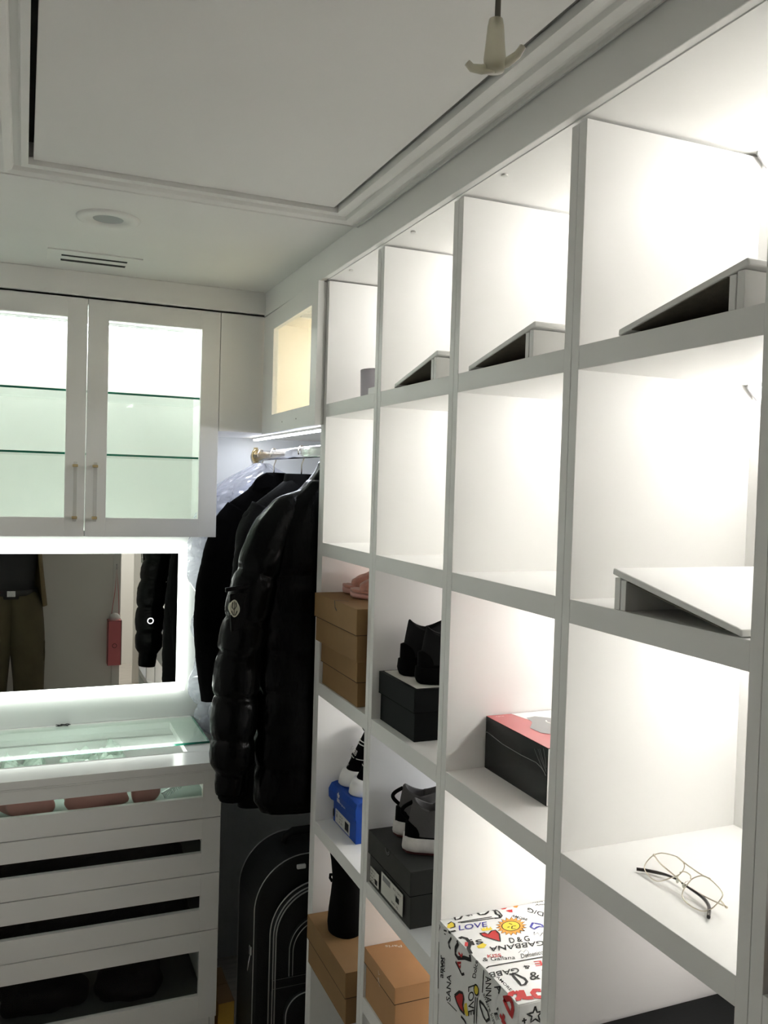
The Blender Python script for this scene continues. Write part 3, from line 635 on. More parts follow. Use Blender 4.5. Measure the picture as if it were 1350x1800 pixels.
# ================================================================== SHOE BOXES
def shoe_box(name, label, x0, x1, y0, y1, z0, z1, m, lid=.04, gap=.0042, group=None, loc=None):
    t = thing(name, label, 'shoe box', ((x0 + x1) / 2, (y0 + y1) / 2, z0), group)
    if lid < .1:
        obj('box_base', box(x0 + gap, x1 - gap, y0 + gap, y1 - gap, z0 + .0003, z1 - .004), m, t, bevel=.0012)
    obj('lid', MB().box(x0, x1, y0, y1, z1 - .003, z1).box(x0, x0 + .0016, y0, y1, z1 - lid, z1 - .003).box(x1 - .0016, x1, y0, y1, z1 - lid, z1 - .003).box(x0 + .0016, x1 - .0016, y0, y0 + .0016, z1 - lid, z1 - .003).box(x0 + .0016, x1 - .0016, y1 - .0016, y1, z1 - lid, z1 - .003), m, t, bevel=.0006)
    zc = z1 - lid
    obj('lid_shade_line', MB().box(x0 - .0002, x0 + .001, y0 - .0002, y1 + .0002, zc - .0014, zc).box(x0 + .001, x1, y0 - .0002, y0 + .001, zc - .0014, zc), LID_SHADE if m in (TAN, TAN2) else MESHB, t)  # dark line painted in as the shadow below the lid skirt
    return t
LID_SHADE = mat('lid_shade_brown', (.035, .019, .008), .9)  # brown for the painted shadow line of the kraft lids
b1 = shoe_box('shoe_box', 'kraft brown shoe box at the bottom of the two-box stack in the farthest column', .801, 1.03, 2.062, 2.352, 1.372, 1.500, TAN, .062, group='kraft brown shoe boxes')
b2 = shoe_box('shoe_box', 'kraft brown shoe box on top of the stack, under the pink slippers', .776, 1.03, 2.010, 2.348, 1.5003, 1.636, TAN, .066, group='kraft brown shoe boxes')
m = MB(); ribbon(m, [(.776, 2.158, 1.611), (.776, 2.172, 1.618), (.776, 2.176, 1.6362)], (-1, 0, 0), .0042, .0008); ribbon(m, [(.7755, 2.176, 1.636), (.80, 2.160, 1.636), (.806, 2.150, 1.636)], (0, 0, 1), .0042, .0008)
obj('tuck_slot', m, INKK, b2)
b3 = shoe_box('shoe_box', 'matte black shoe box under the black sneakers', .816, 1.12, 1.742, 1.950, 1.372, 1.492, BLKB, .052)
obj('top_sheet', box(.826, 1.10, 1.752, 1.94, 1.4923, 1.4932), LABEL, b3, label='pale paper sheet on the lid')
b5 = shoe_box('shoe_box', 'grey shoe box with two paper labels on its front', .802, 1.12, 1.703, 1.9535, .965, 1.097, GRYB, .055)
lab = MB(); lab.box(.8004, .8012, 1.878, 1.932, .980, 1.015); lab.box(.8004, .8012, 1.737, 1.862, .980, 1.031)
lab.v = [(v[0], v[1], v[2]) for v in lab.v]; l5 = obj('paper_label', lab, LABEL, b5)
m = MB(); N = (-1, 0, 0); X = .8003
for q in range(4): put_text(m, ['SIZE 11', 'UK 10', 'EUR 45', 'CM 29'][q], (X, 1.928, 1.006 - q * .008), (X, 1.900 + .004 * (q % 2), 1.006 - q * .008), (0, 0, .005), N)
for q in range(9): m.box(X - .0006, X, 1.886 + q * .0016, 1.8868 + q * .0016 + .0004 * (q % 3), .984, .996)
put_text(m, 'BLK / GREY', (X, 1.790, 1.020), (X, 1.745, 1.020), (0, 0, .005), N); put_text(m, '11 M', (X, 1.78, 1.008), (X, 1.768, 1.008), (0, 0, .006), N)
for q in range(10): m.box(X - .0006, X, 1.757 + q * .0018, 1.758 + q * .0018 + .0004 * (q % 2), .999, 1.011)
put_text(m, '2041 75', (X, 1.80, .986), (X, 1.76, .986), (0, 0, .005), N)
obj('label_print', m, INKK, l5); obj('label_block', box(.7999, .8003, 1.808, 1.853, 1.014, 1.027), INKG, l5)
m = MB(); m.prism([(1.833 + .017 * math.cos(a / 12 * math.pi + math.pi), 1.097 + .017 * math.sin(a / 12 * math.pi + math.pi)) for a in range(13)], 'x', .8012, .8018)
obj('thumb_hole', m, DARKGAP, b5)
m = MB()
for q in (.013, .009): ribbon(m, [(.8009, 1.833 + q * math.cos(a / 12 * math.pi + math.pi), 1.0965 + q * math.sin(a / 12 * math.pi + math.pi)) for a in range(13)], (-1, 0, 0), .0012, .0002)
obj('hole_print', m, INKG, b5)
# blue box, lid flap bulging at the far end
b4 = thing('shoe_box', 'battered blue shoe box with a white leaf emblem and barcode label', 'shoe box', (.98, 2.26, .965))
obj('box_base', box(.852, 1.12, 2.168, 2.352, .9653, 1.072), BLUB, b4, bevel=.0015)
m = MB(); R = []
for i in range(13):
    y = 2.164 + (2.3605 - 2.164) * i / 12; bul = .004 * math.sin(i / 12 * 3.1) + (.010 if i > 9 else 0) * (i - 9) / 3
    h = 1.080 + .002 * math.sin(i * .5); dz = .046 + (.002 * math.sin(i * 1.9))
    R.append([(.849 - bul, y, h - dz), (.848 - bul, y, h - .02), (.852 - bul * .5, y, h - .004), (.862, y, h), (1.12, y, h), (1.122, y, h - .04), (1.118, y, h - .04), (1.118, y, h - .006), (.856, y, h - .006), (.853, y, h - dz)])
obj('lid', MB().loft(R), BLUB, b4, bevel=.0008)
obj('dent', MB().prism([(2.166, 1.040), (2.182, 1.046), (2.190, 1.034), (2.176, 1.026)], 'x', .8475, .853), BLUB, b4, bevel=.001)
l4 = obj('paper_label', box(.8512, .8518, 2.214, 2.332, .970, 1.008), LABEL, b4)
m = MB(); X = .8511
put_text(m, 'SIZE', (X, 2.326, 1.000), (X, 2.312, 1.000), (0, 0, .004), N); put_text(m, '8', (X, 2.322, .986), (X, 2.314, .986), (0, 0, .011), N)
for q in range(3): put_text(m, ['US 8', 'UK 7.5', 'F 41'][q], (X, 2.296, .996 - q * .009), (X, 2.272, .996 - q * .009), (0, 0, .005), N)
for q in range(14): m.box(X - .0006, X, 2.222 + q * .0021, 2.2228 + q * .0021 + .0006 * (q % 2), .977, 1.000)
obj('label_print', m, INKK, l4)
m = MB(); X = .8445; cy_, cz_ = 2.292, 1.058
for a, h, wd in ((0, .017, .0065), (38, .014, .006), (-38, .014, .006)):
    ca, sa = math.cos(math.radians(a)), math.sin(math.radians(a)); pts = []
    for q in range(12):
        t = q / 12 * 6.2832; u = .5 * wd * math.sin(t) * 1.0; v = h * (.5 - .5 * math.cos(t)); pts.append((cy_ - (u * ca + v * sa), cz_ - .006 + (v * ca - u * sa)))
    m.prism(pts, 'x', X - .0004, X)
for q in range(3): m.box(X - .0005, X, cy_ - .010, cy_ + .010, cz_ - .0105 - q * .0035, cz_ - .0090 - q * .0035)
put_text(m, 'Originals', (X, 2.282, 1.0385), (X, 2.235, 1.0385), (0, 0, .007), N)
obj('leaf_emblem', m, INKW, b4); obj('thumb_hole', MB().prism([(2.347 + .007 * math.cos(a / 20 * 6.2832), .990 + .013 * math.sin(a / 20 * 6.2832)) for a in range(20)], 'x', .8514, .8519), DARKGAP, b4)
# kraft boxes of the fifth row
b6 = shoe_box('shoe_box', 'kraft brown shoe box with a black ankle boot on it', .779, 1.05, 2.024, 2.346, .561, .700, TAN, .066, group='kraft brown shoe boxes')
b7 = shoe_box('shoe_box', 'smooth orange-tan shoe box with a white word on the lid', .800, 1.12, 1.764, 1.9535, .674, .802, TAN2, .038)
m = MB(); put_text(m, 'Paris', (.890, 1.930, .802), (.850, 1.942, .802), (-.003, -.011, 0), (0, 0, 1)); m2 = MB()
ribbon(m2, [(.800, 1.862, .792), (.800, 1.858, .783), (.800, 1.853, .787)], N, .0012); ribbon(m2, [(.800, 1.866, .772), (.800, 1.856, .770), (.800, 1.852, .757)], N, .0012); ribbon(m2, [(.800, 1.857, .777), (.800, 1.861, .762)], N, .0012)
obj('lid_word', m, INKW, b7); obj('front_scribble', m2, INKW, b7)
b8 = shoe_box('shoe_box', 'black shoe box lid below the eyeglasses shelf, mostly out of frame', .812, 1.15, .79, 1.132, .965, 1.080, BLKB, .05)
b9 = shoe_box('shoe_box', 'brown shoe box in the nearest column at the lower right edge', .81, 1.10, .42, .715, 1.372, 1.49, TAN, .05, group='kraft brown shoe boxes')
# shrink wrapped product box
pb = thing('product_box', 'shrink-wrapped black box with a rose-red top on the third shelf', 'box', (.97, 1.43, 1.372))
X0, X1, Y0, Y1, Z0, Z1 = .889, 1.10, 1.317, 1.546, 1.3723, 1.479
obj('carton', box(X0, X1, Y0, Y1, Z0, Z1), mat('gloss_black_card', (.008, .009, .009), .2, spec=.25, coat=.15, bump=.05, bscale=30), pb, bevel=.0008)
tp = obj('top_print', box(X0 + .0004, X1 - .0004, Y0 + .0004, Y1 - .0004, Z1 + .0001, Z1 + .0006), REDB, pb)
obj('white_print', MB().prism([(.948, Y1 - .001), (X1 - .001, Y1 - .001), (X1 - .001, Y0 + .10), (1.02, 1.43), (.96, 1.482)], 'z', Z1 + .0007, Z1 + .0010), PAPER, tp)
obj('machine_picture', MB().prism([(.962, 1.507), (.985, 1.512), (1.005, 1.495), (1.04, 1.46), (1.03, 1.40), (.965, 1.37), (.93, 1.405), (.928, 1.44), (.955, 1.475)], 'z', Z1 + .0011, Z1 + .0013), mat('grey_print', (.20, .20, .20), .3, coat=.5), tp)
m = MB(); ribbon(m, [(.995 + .010 * math.cos(a * .2), 1.465 + .014 * math.sin(a * .2), Z1 + .0013) for a in range(10, 26)], (0, 0, 1), .003, .0003); obj('highlight_print', m, INKW, tp)
m = MB(); put_text(m, 'VRX', (.905, 1.537, Z1 + .0007), (.925, 1.535, Z1 + .0007), (-.002, -.006, 0), (0, 0, 1), .0003); obj('title_print', m, mat('pink_ink', (.75, .45, .45), .5), tp)
obj('end_print', box(X0 + .0005, X1 - .001, Y0 - .0006, Y0, Z0 + .001, Z1 - .001), PAPER, pb, label='white end face')
obj('wrap_seam', MB().tube([(X0 - .0004, 1.546, 1.446), (X0 - .0004, 1.537, 1.448), (X0 - .0004, 1.477, 1.441), (X0 - .0004, 1.408, 1.440), (X0 - .0004, 1.354, 1.442), (X0 - .0004, 1.337, 1.438), (X0 - .0004, 1.327, 1.433), (X0 - .0004, 1.322, 1.428)], .0007, 6), INKG, pb)
for q in (0, 2, 3, 5): obj('wrap_wrinkle', MB().tube([(X0 - .0003, 1.332 + q * .006, Z1 - .004 - .002 * q), (X0 - .0003, 1.326 + q * .003, Z1 - .02 - .003 * q), (X0 - .0003, 1.321, Z1 - .036 - .003 * q)], .0004, 5), INKG, pb)

# ---- big white box covered in hand drawn print
XF, YN, ZT, YF = .797, 1.243, 1.066, 1.547
gbx = thing('illustrated_box', 'large white box covered in colourful doodles, hearts and a sun', 'box', (.96, 1.395, .835))
obj('box_base', box(XF + .002, 1.138, YN + .002, YF - .002, .8353, ZT - .004), PAPER, gbx, bevel=.002)
obj('lid', MB().box(XF, 1.140, YN, YF, ZT - .003, ZT).box(XF, XF + .0018, YN, YF, ZT - .15, ZT - .003).box(XF + .0018, 1.14, YN, YN + .0018, ZT - .15, ZT - .003), PAPER, gbx, bevel=.0009)
def l2w(f, p):
    a, b = p[0] / 1000, p[1] / 1000
    return {'t': (XF + a, YN + b * .962, ZT), 'f': (XF, YN + a, ZT + b), 'n': (XF + a, YN, ZT + b)}[f]
NF = {'t': (0, 0, 1), 'f': (-1, 0, 0), 'n': (0, -1, 0)}
INKS = dict(k=INKK, r=INKR, y=INKY, b=INKB, o=INKO, p=PINKS); LN = dict(k='black_drawing', r='red_drawing', y='yellow_drawing', b='blue_drawing', o='orange_drawing')
DR = json.loads('''[["S","t","k",3,[[128.7,118.0],[123.1,118.4],[117.5,118.7],[111.9,119.0],[106.3,119.2],[100.8,119.5],[95.2,119.8],[89.7,120.1],[84.2,120.4],[78.7,120.7],[73.2,121.0],[67.7,121.3],[62.4,121.6],[57.1,121.9],[51.8,122.2],[46.5,122.5],[41.3,122.8],[36.0,123.1],[30.8,123.3],[25.6,123.6],[20.3,123.9],[15.1,124.2],[10.0,124.5],[2.5,120.6]]],["S","f","k",3,[[119.2,-3.5],[119.4,-8.4],[119.7,-13.3],[120.0,-18.2],[120.2,-23.0],[120.5,-27.9],[120.8,-32.8],[121.0,-37.7],[121.3,-42.6],[121.6,-47.6]]],["S","f","k",3,[[303.5,-44.1],[303.4,-49.4],[303.3,-54.7],[303.3,-60.0],[303.2,-65.3],[303.1,-70.7],[303.0,-76.0],[303.0,-81.3],[302.9,-86.6],[302.8,-91.9],[302.4,-97.1],[302.1,-102.4],[301.7,-107.6],[301.3,-112.9],[300.9,-118.1],[300.6,-123.4],[300.2,-128.6],[299.8,-133.9],[299.4,-139.1]]],["S","t","k",3,[[30.9,293.5],[37.3,293.4],[43.7,293.3],[50.1,293.1],[56.5,293.0],[63.0,292.9],[69.5,292.8],[75.8,292.4],[82.2,292.0],[88.6,291.6],[94.9,291.2],[101.3,290.8],[107.8,290.4]]],["S","t","k",3,[[35.8,290.0],[41.8,289.4],[47.8,288.8],[53.8,288.2],[59.8,287.6],[65.9,287.0],[71.9,286.4],[78.1,286.1],[84.3,285.7],[90.5,285.4],[96.8,285.0],[103.0,284.7],[109.3,284.3]]],["S","t","k",4,[[33.8,320.0],[30.8,304.5],[42.2,306.0],[51.3,315.8]]],["S","t","k",3,[[59.6,314.7],[62.9,309.8],[73.0,317.5],[71.6,309.4]]],["S","t","k",3,[[68.0,319.3],[61.2,312.3]]],["S","t","k",4,[[87.3,318.2],[88.8,306.4],[94.5,305.9],[100.2,305.4],[107.4,309.3],[114.2,319.5]]],["S","t","k",4,[[122.5,319.3],[126.6,312.1],[122.4,298.4],[126.4,291.4],[121.3,280.8],[115.5,282.1],[109.8,283.4]]],["S","t","k",3,[[128.7,318.3],[130.8,312.2],[132.9,306.1],[131.8,297.0],[130.8,287.9],[121.7,279.9]]],["T","t","b","LOVE",[[18.1,263.3],[79.5,257.8],[26.9,282.0]]],["F","t","y",0,[[62.8,257.3],[61.9,245.4],[83.7,242.9],[85.5,256.4],[78.9,249.9],[78.2,259.0],[71.6,250.7],[70.9,259.8],[66.8,252.4]]],["F","t","r",0,[[52.3,238.4],[62.7,238.2],[66.7,229.9],[78.8,239.4],[88.5,239.5],[88.3,224.0],[75.2,196.5],[63.4,212.4],[53.2,226.1]]],["S","t","k",3,[[52.3,238.4],[62.7,238.2],[66.7,229.9],[78.8,239.4],[88.5,239.5],[88.4,231.7],[88.3,224.0],[83.9,214.7],[79.5,205.6],[75.2,196.5],[71.3,201.8],[67.4,207.1],[63.4,212.4],[60.0,216.9],[56.6,221.5],[53.2,226.1],[52.3,238.4]]],["F","t","o",0,[[148.0,234.4],[152.5,226.0],[141.7,226.9],[142.4,216.7],[133.7,221.2],[130.5,210.5],[124.8,218.0],[118.2,208.2],[116.2,217.8],[107.0,209.9],[108.8,220.4],[98.0,215.3],[103.4,225.6],[92.3,224.0],[100.8,232.8],[90.7,234.9],[101.1,241.2],[93.3,246.8],[104.5,249.7],[99.9,258.3],[110.6,257.5],[109.8,268.0],[118.7,263.4],[121.9,274.7],[127.7,266.8],[134.6,277.4],[136.6,267.1],[146.4,275.8],[144.3,264.5],[155.7,270.0],[149.7,259.0],[161.3,260.8],[152.3,251.6],[162.7,249.4],[151.7,243.0],[159.5,237.3]]],["S","t","k",1.6,[[148.0,234.4],[152.5,226.0],[141.7,226.9],[142.4,216.7],[133.7,221.2],[130.5,210.5],[124.8,218.0],[118.2,208.2],[116.2,217.8],[107.0,209.9],[108.8,220.4],[98.0,215.3],[103.4,225.6],[92.3,224.0],[100.8,232.8],[90.7,234.9],[101.1,241.2],[93.3,246.8],[104.5,249.7],[99.9,258.3],[110.6,257.5],[109.8,268.0],[118.7,263.4],[121.9,274.7],[127.7,266.8],[134.6,277.4],[136.6,267.1],[146.4,275.8],[144.3,264.5],[155.7,270.0],[149.7,259.0],[161.3,260.8],[152.3,251.6],[162.7,249.4],[151.7,243.0],[159.5,237.3],[148.0,234.4]]],["F","t","y",0,[[143.4,236.8],[139.4,231.8],[134.0,228.0],[127.9,225.7],[121.6,225.0],[115.7,226.1],[110.8,228.8],[107.4,232.9],[105.7,238.0],[106.0,243.6],[108.2,249.2],[112.1,254.2],[117.5,258.1],[123.7,260.6],[130.1,261.3],[136.1,260.2],[141.1,257.4],[144.6,253.2],[146.2,248.0],[145.8,242.3]]],["S","t","k",1.8,[[143.4,236.8],[139.4,231.8],[134.0,228.0],[127.9,225.7],[121.6,225.0],[115.7,226.1],[110.8,228.8],[107.4,232.9],[105.7,238.0],[106.0,243.6],[108.2,249.2],[112.1,254.2],[117.5,258.1],[123.7,260.6],[130.1,261.3],[136.1,260.2],[141.1,257.4],[144.6,253.2],[146.2,248.0],[145.8,242.3],[143.4,236.8]]],["S","t","k",2,[[127.5,254.2],[131.4,247.4]]],["S","t","k",2,[[136.1,240.4],[127.9,241.5],[121.8,233.0]]],["S","t","k",2,[[116.3,240.3],[122.1,241.8]]],["S","t","k",2,[[122.2,233.6],[129.0,228.7]]],["T","t","k","AMORE",[[147.0,277.8],[168.1,250.8],[153.8,284.4]]],["T","t","k","D/G",[[220.5,269.7],[200.1,299.9],[209.7,254.7]]],["S","t","b",4,[[188.0,227.5],[183.8,231.4],[179.6,235.3],[175.3,239.2],[162.0,226.0],[164.7,216.1],[173.3,220.2],[180.1,221.4],[187.2,215.3],[188.0,227.5]]],["S","t","k",2,[[158.4,206.2],[151.3,194.9],[163.0,201.0],[159.8,186.8],[172.7,197.6],[171.8,190.2],[171.0,182.8]]],["T","t","k","D & G",[[90.5,184.5],[132.2,178.6],[97.2,202.8]]],["T","t","k","GABBANA",[[157.6,170.7],[44.7,186.6],[149.7,154.3]]],["T","t","r","KISS",[[22.8,152.0],[49.9,146.7],[27.1,162.3]]],["T","t","k","& Gallana",[[8.4,144.0],[70.0,129.7],[14.0,155.8]]],["T","t","k","Domenico",[[82.6,127.7],[130.2,126.2],[88.9,142.5]]],["S","t","k",1,[[87.0,147.0],[96.4,153.2],[97.0,145.0],[107.3,152.5],[107.0,141.5],[100.3,136.0],[93.6,130.5]]],["T","t","k","is",[[16.7,202.4],[41.5,201.8],[21.2,224.6]]],["F","t","y",0,[[23.0,197.0],[39.9,204.0],[44.7,195.8],[33.9,186.6],[22.4,189.1]]],["T","t","k","GABB",[[60.1,102.4],[-0.3,106.4],[54.2,86.3]]],["T","t","k","&",[[84.0,100.4],[72.8,105.9],[77.9,90.7]]],["T","t","r","CE",[[140.4,104.6],[97.8,110.6],[135.1,88.2]]],["S","t","k",4,[[32.8,87.9],[38.0,86.7],[43.3,85.6],[45.5,80.8],[47.7,76.1],[49.9,71.4],[52.1,66.7],[51.0,55.8],[42.9,49.0],[34.6,49.2],[36.3,59.7],[36.6,68.0],[36.8,76.4],[37.4,86.2]]],["T","t","k","&",[[58.6,57.3],[78.9,54.2],[68.9,80.7]]],["S","t","k",3,[[106.1,83.6],[97.0,78.0],[95.3,66.9]]],["S","t","r",8,[[14.2,34.8],[4.5,32.9],[-0.8,26.9]]],["S","t","r",8,[[3.1,14.4],[7.9,13.3],[16.6,21.9],[17.8,30.8],[14.2,34.8]]],["S","t","r",8,[[26.8,35.7],[24.4,27.6],[22.0,19.6],[19.6,11.7],[24.7,10.7],[29.8,9.7],[34.9,8.8]]],["S","t","r",8,[[59.3,22.6],[54.7,24.9],[50.1,27.2],[41.7,20.9],[41.4,14.3],[41.2,7.8],[45.1,6.0],[49.1,4.1],[53.0,2.2]]],["S","f","r",8,[[47.2,-17.0],[43.1,-19.5],[39.1,-21.9],[35.1,-24.4],[30.0,-26.7],[24.8,-28.9],[19.7,-31.1],[17.8,-23.7],[15.9,-16.2],[17.6,-12.0],[19.3,-7.7],[23.6,-6.1],[27.9,-4.5],[37.5,-10.7],[47.2,-17.0]]],["T","f","k","AMORE",[[75.3,7.1],[26.0,8.6],[68.3,14.0]]],["F","t","y",0,[[0.5,281.9],[8.2,294.3],[19.1,300.6],[22.0,291.3],[17.3,279.7],[6.0,276.6]]],["S","t","k",3,[[8.2,294.3],[19.1,300.6],[22.0,291.3],[17.3,279.7],[5.5,277.5]]],["S","t","k",4,[[11.4,264.9],[0.4,264.6]]],["S","f","k",4,[[262.8,-3.0],[253.7,-1.4]]],["S","f","k",4,[[249.5,-9.1],[255.4,-17.1],[261.3,-25.3],[257.9,-30.4],[251.6,-32.2]]],["S","t","k",6,[[4.6,234.9],[11.3,237.6],[17.7,230.2],[17.3,221.2],[16.8,212.2],[10.1,203.2],[3.5,194.2],[1.7,185.2],[-0.1,176.4]]],["S","f","k",6,[[174.0,-3.7],[171.5,-7.2],[169.0,-10.8],[181.4,-15.3],[193.8,-19.8],[206.4,-26.8],[219.0,-33.9],[230.9,-31.7],[230.8,-25.7],[230.7,-19.8],[222.0,-6.9],[225.8,-2.2]]],["S","t","r",5,[[11.4,217.4],[3.7,203.8]]],["S","f","r",4,[[218.1,-22.5],[205.7,-23.5],[202.7,-16.2]]],["S","f","r",4,[[221.8,-45.3],[206.6,-36.4],[209.3,-47.0],[219.8,-47.7]]],["S","f","k",4,[[228.9,-45.8],[222.5,-48.2],[216.1,-50.7],[211.3,-52.8],[206.4,-54.9],[201.6,-57.0],[192.4,-50.4]]],["T","f","k","Dolce",[[147.6,-34.9],[140.4,2.7],[161.0,-40.6]]],["T","f","k","KISS",[[271.6,-89.9],[273.6,-61.7],[286.3,-96.1]]],["T","f","k","SANA",[[244.3,-135.5],[244.5,-81.2],[263.0,-142.8]]],["T","f","k","LOVE",[[175.3,-66.4],[171.5,-121.5],[153.1,-50.0]]],["F","f","r",0,[[227.8,-113.3],[209.5,-95.1],[195.9,-90.3],[191.2,-98.4],[194.3,-113.4],[186.5,-126.2],[203.8,-127.2],[217.5,-121.8]]],["S","f","k",4,[[227.8,-113.3],[218.6,-104.2],[209.5,-95.1],[195.9,-90.3],[193.5,-94.3],[191.2,-98.4],[192.7,-105.9],[194.3,-113.4],[191.7,-117.6],[189.1,-121.9],[186.5,-126.2],[195.1,-126.7],[203.8,-127.2],[210.6,-124.5],[217.5,-121.8],[222.6,-117.6],[227.8,-113.3]]],["F","f","y",0,[[187.9,-106.4],[178.8,-99.5],[175.6,-110.8],[169.4,-118.6],[179.0,-125.9],[188.5,-121.6]]],["F","f","y",0,[[135.6,-52.8],[136.5,-57.9],[139.5,-62.3],[143.9,-64.9],[148.5,-65.0],[152.0,-62.4],[153.5,-58.0],[152.6,-52.8],[149.6,-48.3],[145.2,-45.8],[140.6,-45.8],[137.1,-48.3]]],["S","f","k",3,[[135.6,-52.8],[136.5,-57.9],[139.5,-62.3],[143.9,-64.9],[148.5,-65.0],[152.0,-62.4],[153.5,-58.0],[152.6,-52.8],[149.6,-48.3],[145.2,-45.8],[140.6,-45.8],[137.1,-48.3],[135.6,-52.8]]],["S","f","k",3,[[146.8,-69.8],[147.0,-74.8],[147.2,-79.7],[147.4,-84.6],[147.6,-89.6],[147.8,-94.5],[147.8,-99.9],[147.9,-105.3],[148.0,-110.7],[148.1,-116.0],[148.2,-121.4]]],["S","f","k",3,[[139.8,-67.5],[139.9,-72.3],[140.1,-77.2],[140.2,-82.1],[140.3,-87.0],[140.4,-91.9],[140.4,-96.8],[140.4,-101.8],[140.4,-106.8],[140.4,-111.8],[140.4,-116.7]]],["T","f","k","ANNA",[[112.3,-11.6],[107.6,-58.6],[92.0,-0.5]]],["T","f","k","A",[[81.4,-14.1],[63.2,-17.7],[67.5,1.4]]],["S","f","k",4,[[130.7,-67.9],[128.8,-72.7],[126.9,-77.6],[122.9,-81.1],[119.0,-84.6],[115.0,-88.1],[109.4,-89.6],[103.9,-91.0],[93.7,-80.3],[96.0,-76.9],[98.3,-73.6],[100.6,-70.2],[105.9,-69.1],[111.2,-68.0],[116.5,-66.8],[123.6,-67.3],[130.7,-67.9]]],["T","f","k","amore kiss",[[119.2,-49.4],[76.9,-81.1],[111.9,-41.3]]],["T","f","k","E",[[78.3,-60.3],[68.8,-68.5],[67.4,-52.7]]],["S","f","r",6,[[58.0,-51.4],[52.8,-52.9],[47.6,-54.4],[42.4,-55.9],[37.3,-57.3]]],["S","f","r",6,[[44.0,-43.2],[45.5,-49.1],[47.1,-55.1],[48.6,-61.1]]],["S","f","k",3,[[312.1,-5.5],[306.0,-8.6],[300.0,-11.8],[304.2,-20.0],[308.5,-28.3],[314.0,-32.8]]],["S","f","k",3,[[282.9,-10.3],[270.1,-5.7]]],["S","f","k",2,[[280.6,-16.1],[273.2,-14.1]]],["T","f","k","amor",[[278.0,-106.3],[279.4,-60.4],[291.0,-111.7]]],["S","f","k",4,[[199.5,-138.0],[187.4,-137.5],[178.7,-139.7]]],["S","f","k",2,[[256.7,-142.6],[248.7,-141.7],[240.7,-140.8],[232.7,-140.0],[224.9,-139.1],[217.1,-138.3]]],["S","n","k",3,[[34.0,-9.7],[35.9,-15.3],[37.9,-20.9],[43.0,-21.3],[48.2,-21.6],[44.4,-24.5],[40.7,-27.5],[43.1,-34.0],[45.5,-40.5],[40.2,-36.3],[34.9,-32.2],[30.3,-34.2],[25.7,-36.1],[26.8,-31.2],[27.8,-26.2],[22.9,-23.1],[17.9,-19.9],[24.0,-20.0],[30.1,-20.0],[32.1,-14.9],[34.0,-9.7]]],["S","n","k",3,[[11.7,-25.7],[12.8,-30.8],[13.8,-35.8]]],["S","n","k",3,[[8.2,-30.1],[17.3,-29.9]]],["S","f","k",3,[[68.6,-49.2],[64.5,-43.0]]],["F","t","r",0,[[142.0,318.3],[158.4,318.4],[152.0,310.9],[145.1,311.4]]],["F","t","r",0,[[148.2,304.5],[156.9,305.3],[164.7,304.6],[158.9,293.2],[153.3,295.9]]],["F","t","o",0,[[172.5,319.3],[186.9,319.0],[177.9,307.7],[172.9,311.4]]],["T","t","k","with a",[[211.0,315.8],[256.9,307.8],[215.1,322.3]]],["T","t","k","Amor",[[218.7,301.2],[249.4,296.4],[223.2,308.3]]]]''')
for n_, (kind, f, c, wd, pts) in enumerate(DR):
    mb = MB(); off = .0003 + (.0004 if kind != 'F' else 0) + .0000015 * n_ + (.0002 if c == 'y' else 0)
    P = [l2w(f, p) for p in pts]
    if kind == 'S': ribbon(mb, P, NF[f], wd * .001 * (1.25 if wd > 3 else 1.0), off); nm = 'drawn_line'
    elif kind == 'F':
        mb.v = [tuple(Vector(p) + Vector(NF[f]) * off) for p in P]; mb.f = [tuple(range(len(P)))]; nm = 'coloured_patch'
    else: put_text(mb, wd, P[0], P[1], Vector(P[2]) - Vector(P[0]), NF[f], off); nm = 'printed_word'
    mb.v = [(min(v[0], 1.139), min(max(v[1], YN - .002), YF - .0005), v[2]) for v in mb.v]
    obj(nm, mb, INKS[c], gbx)

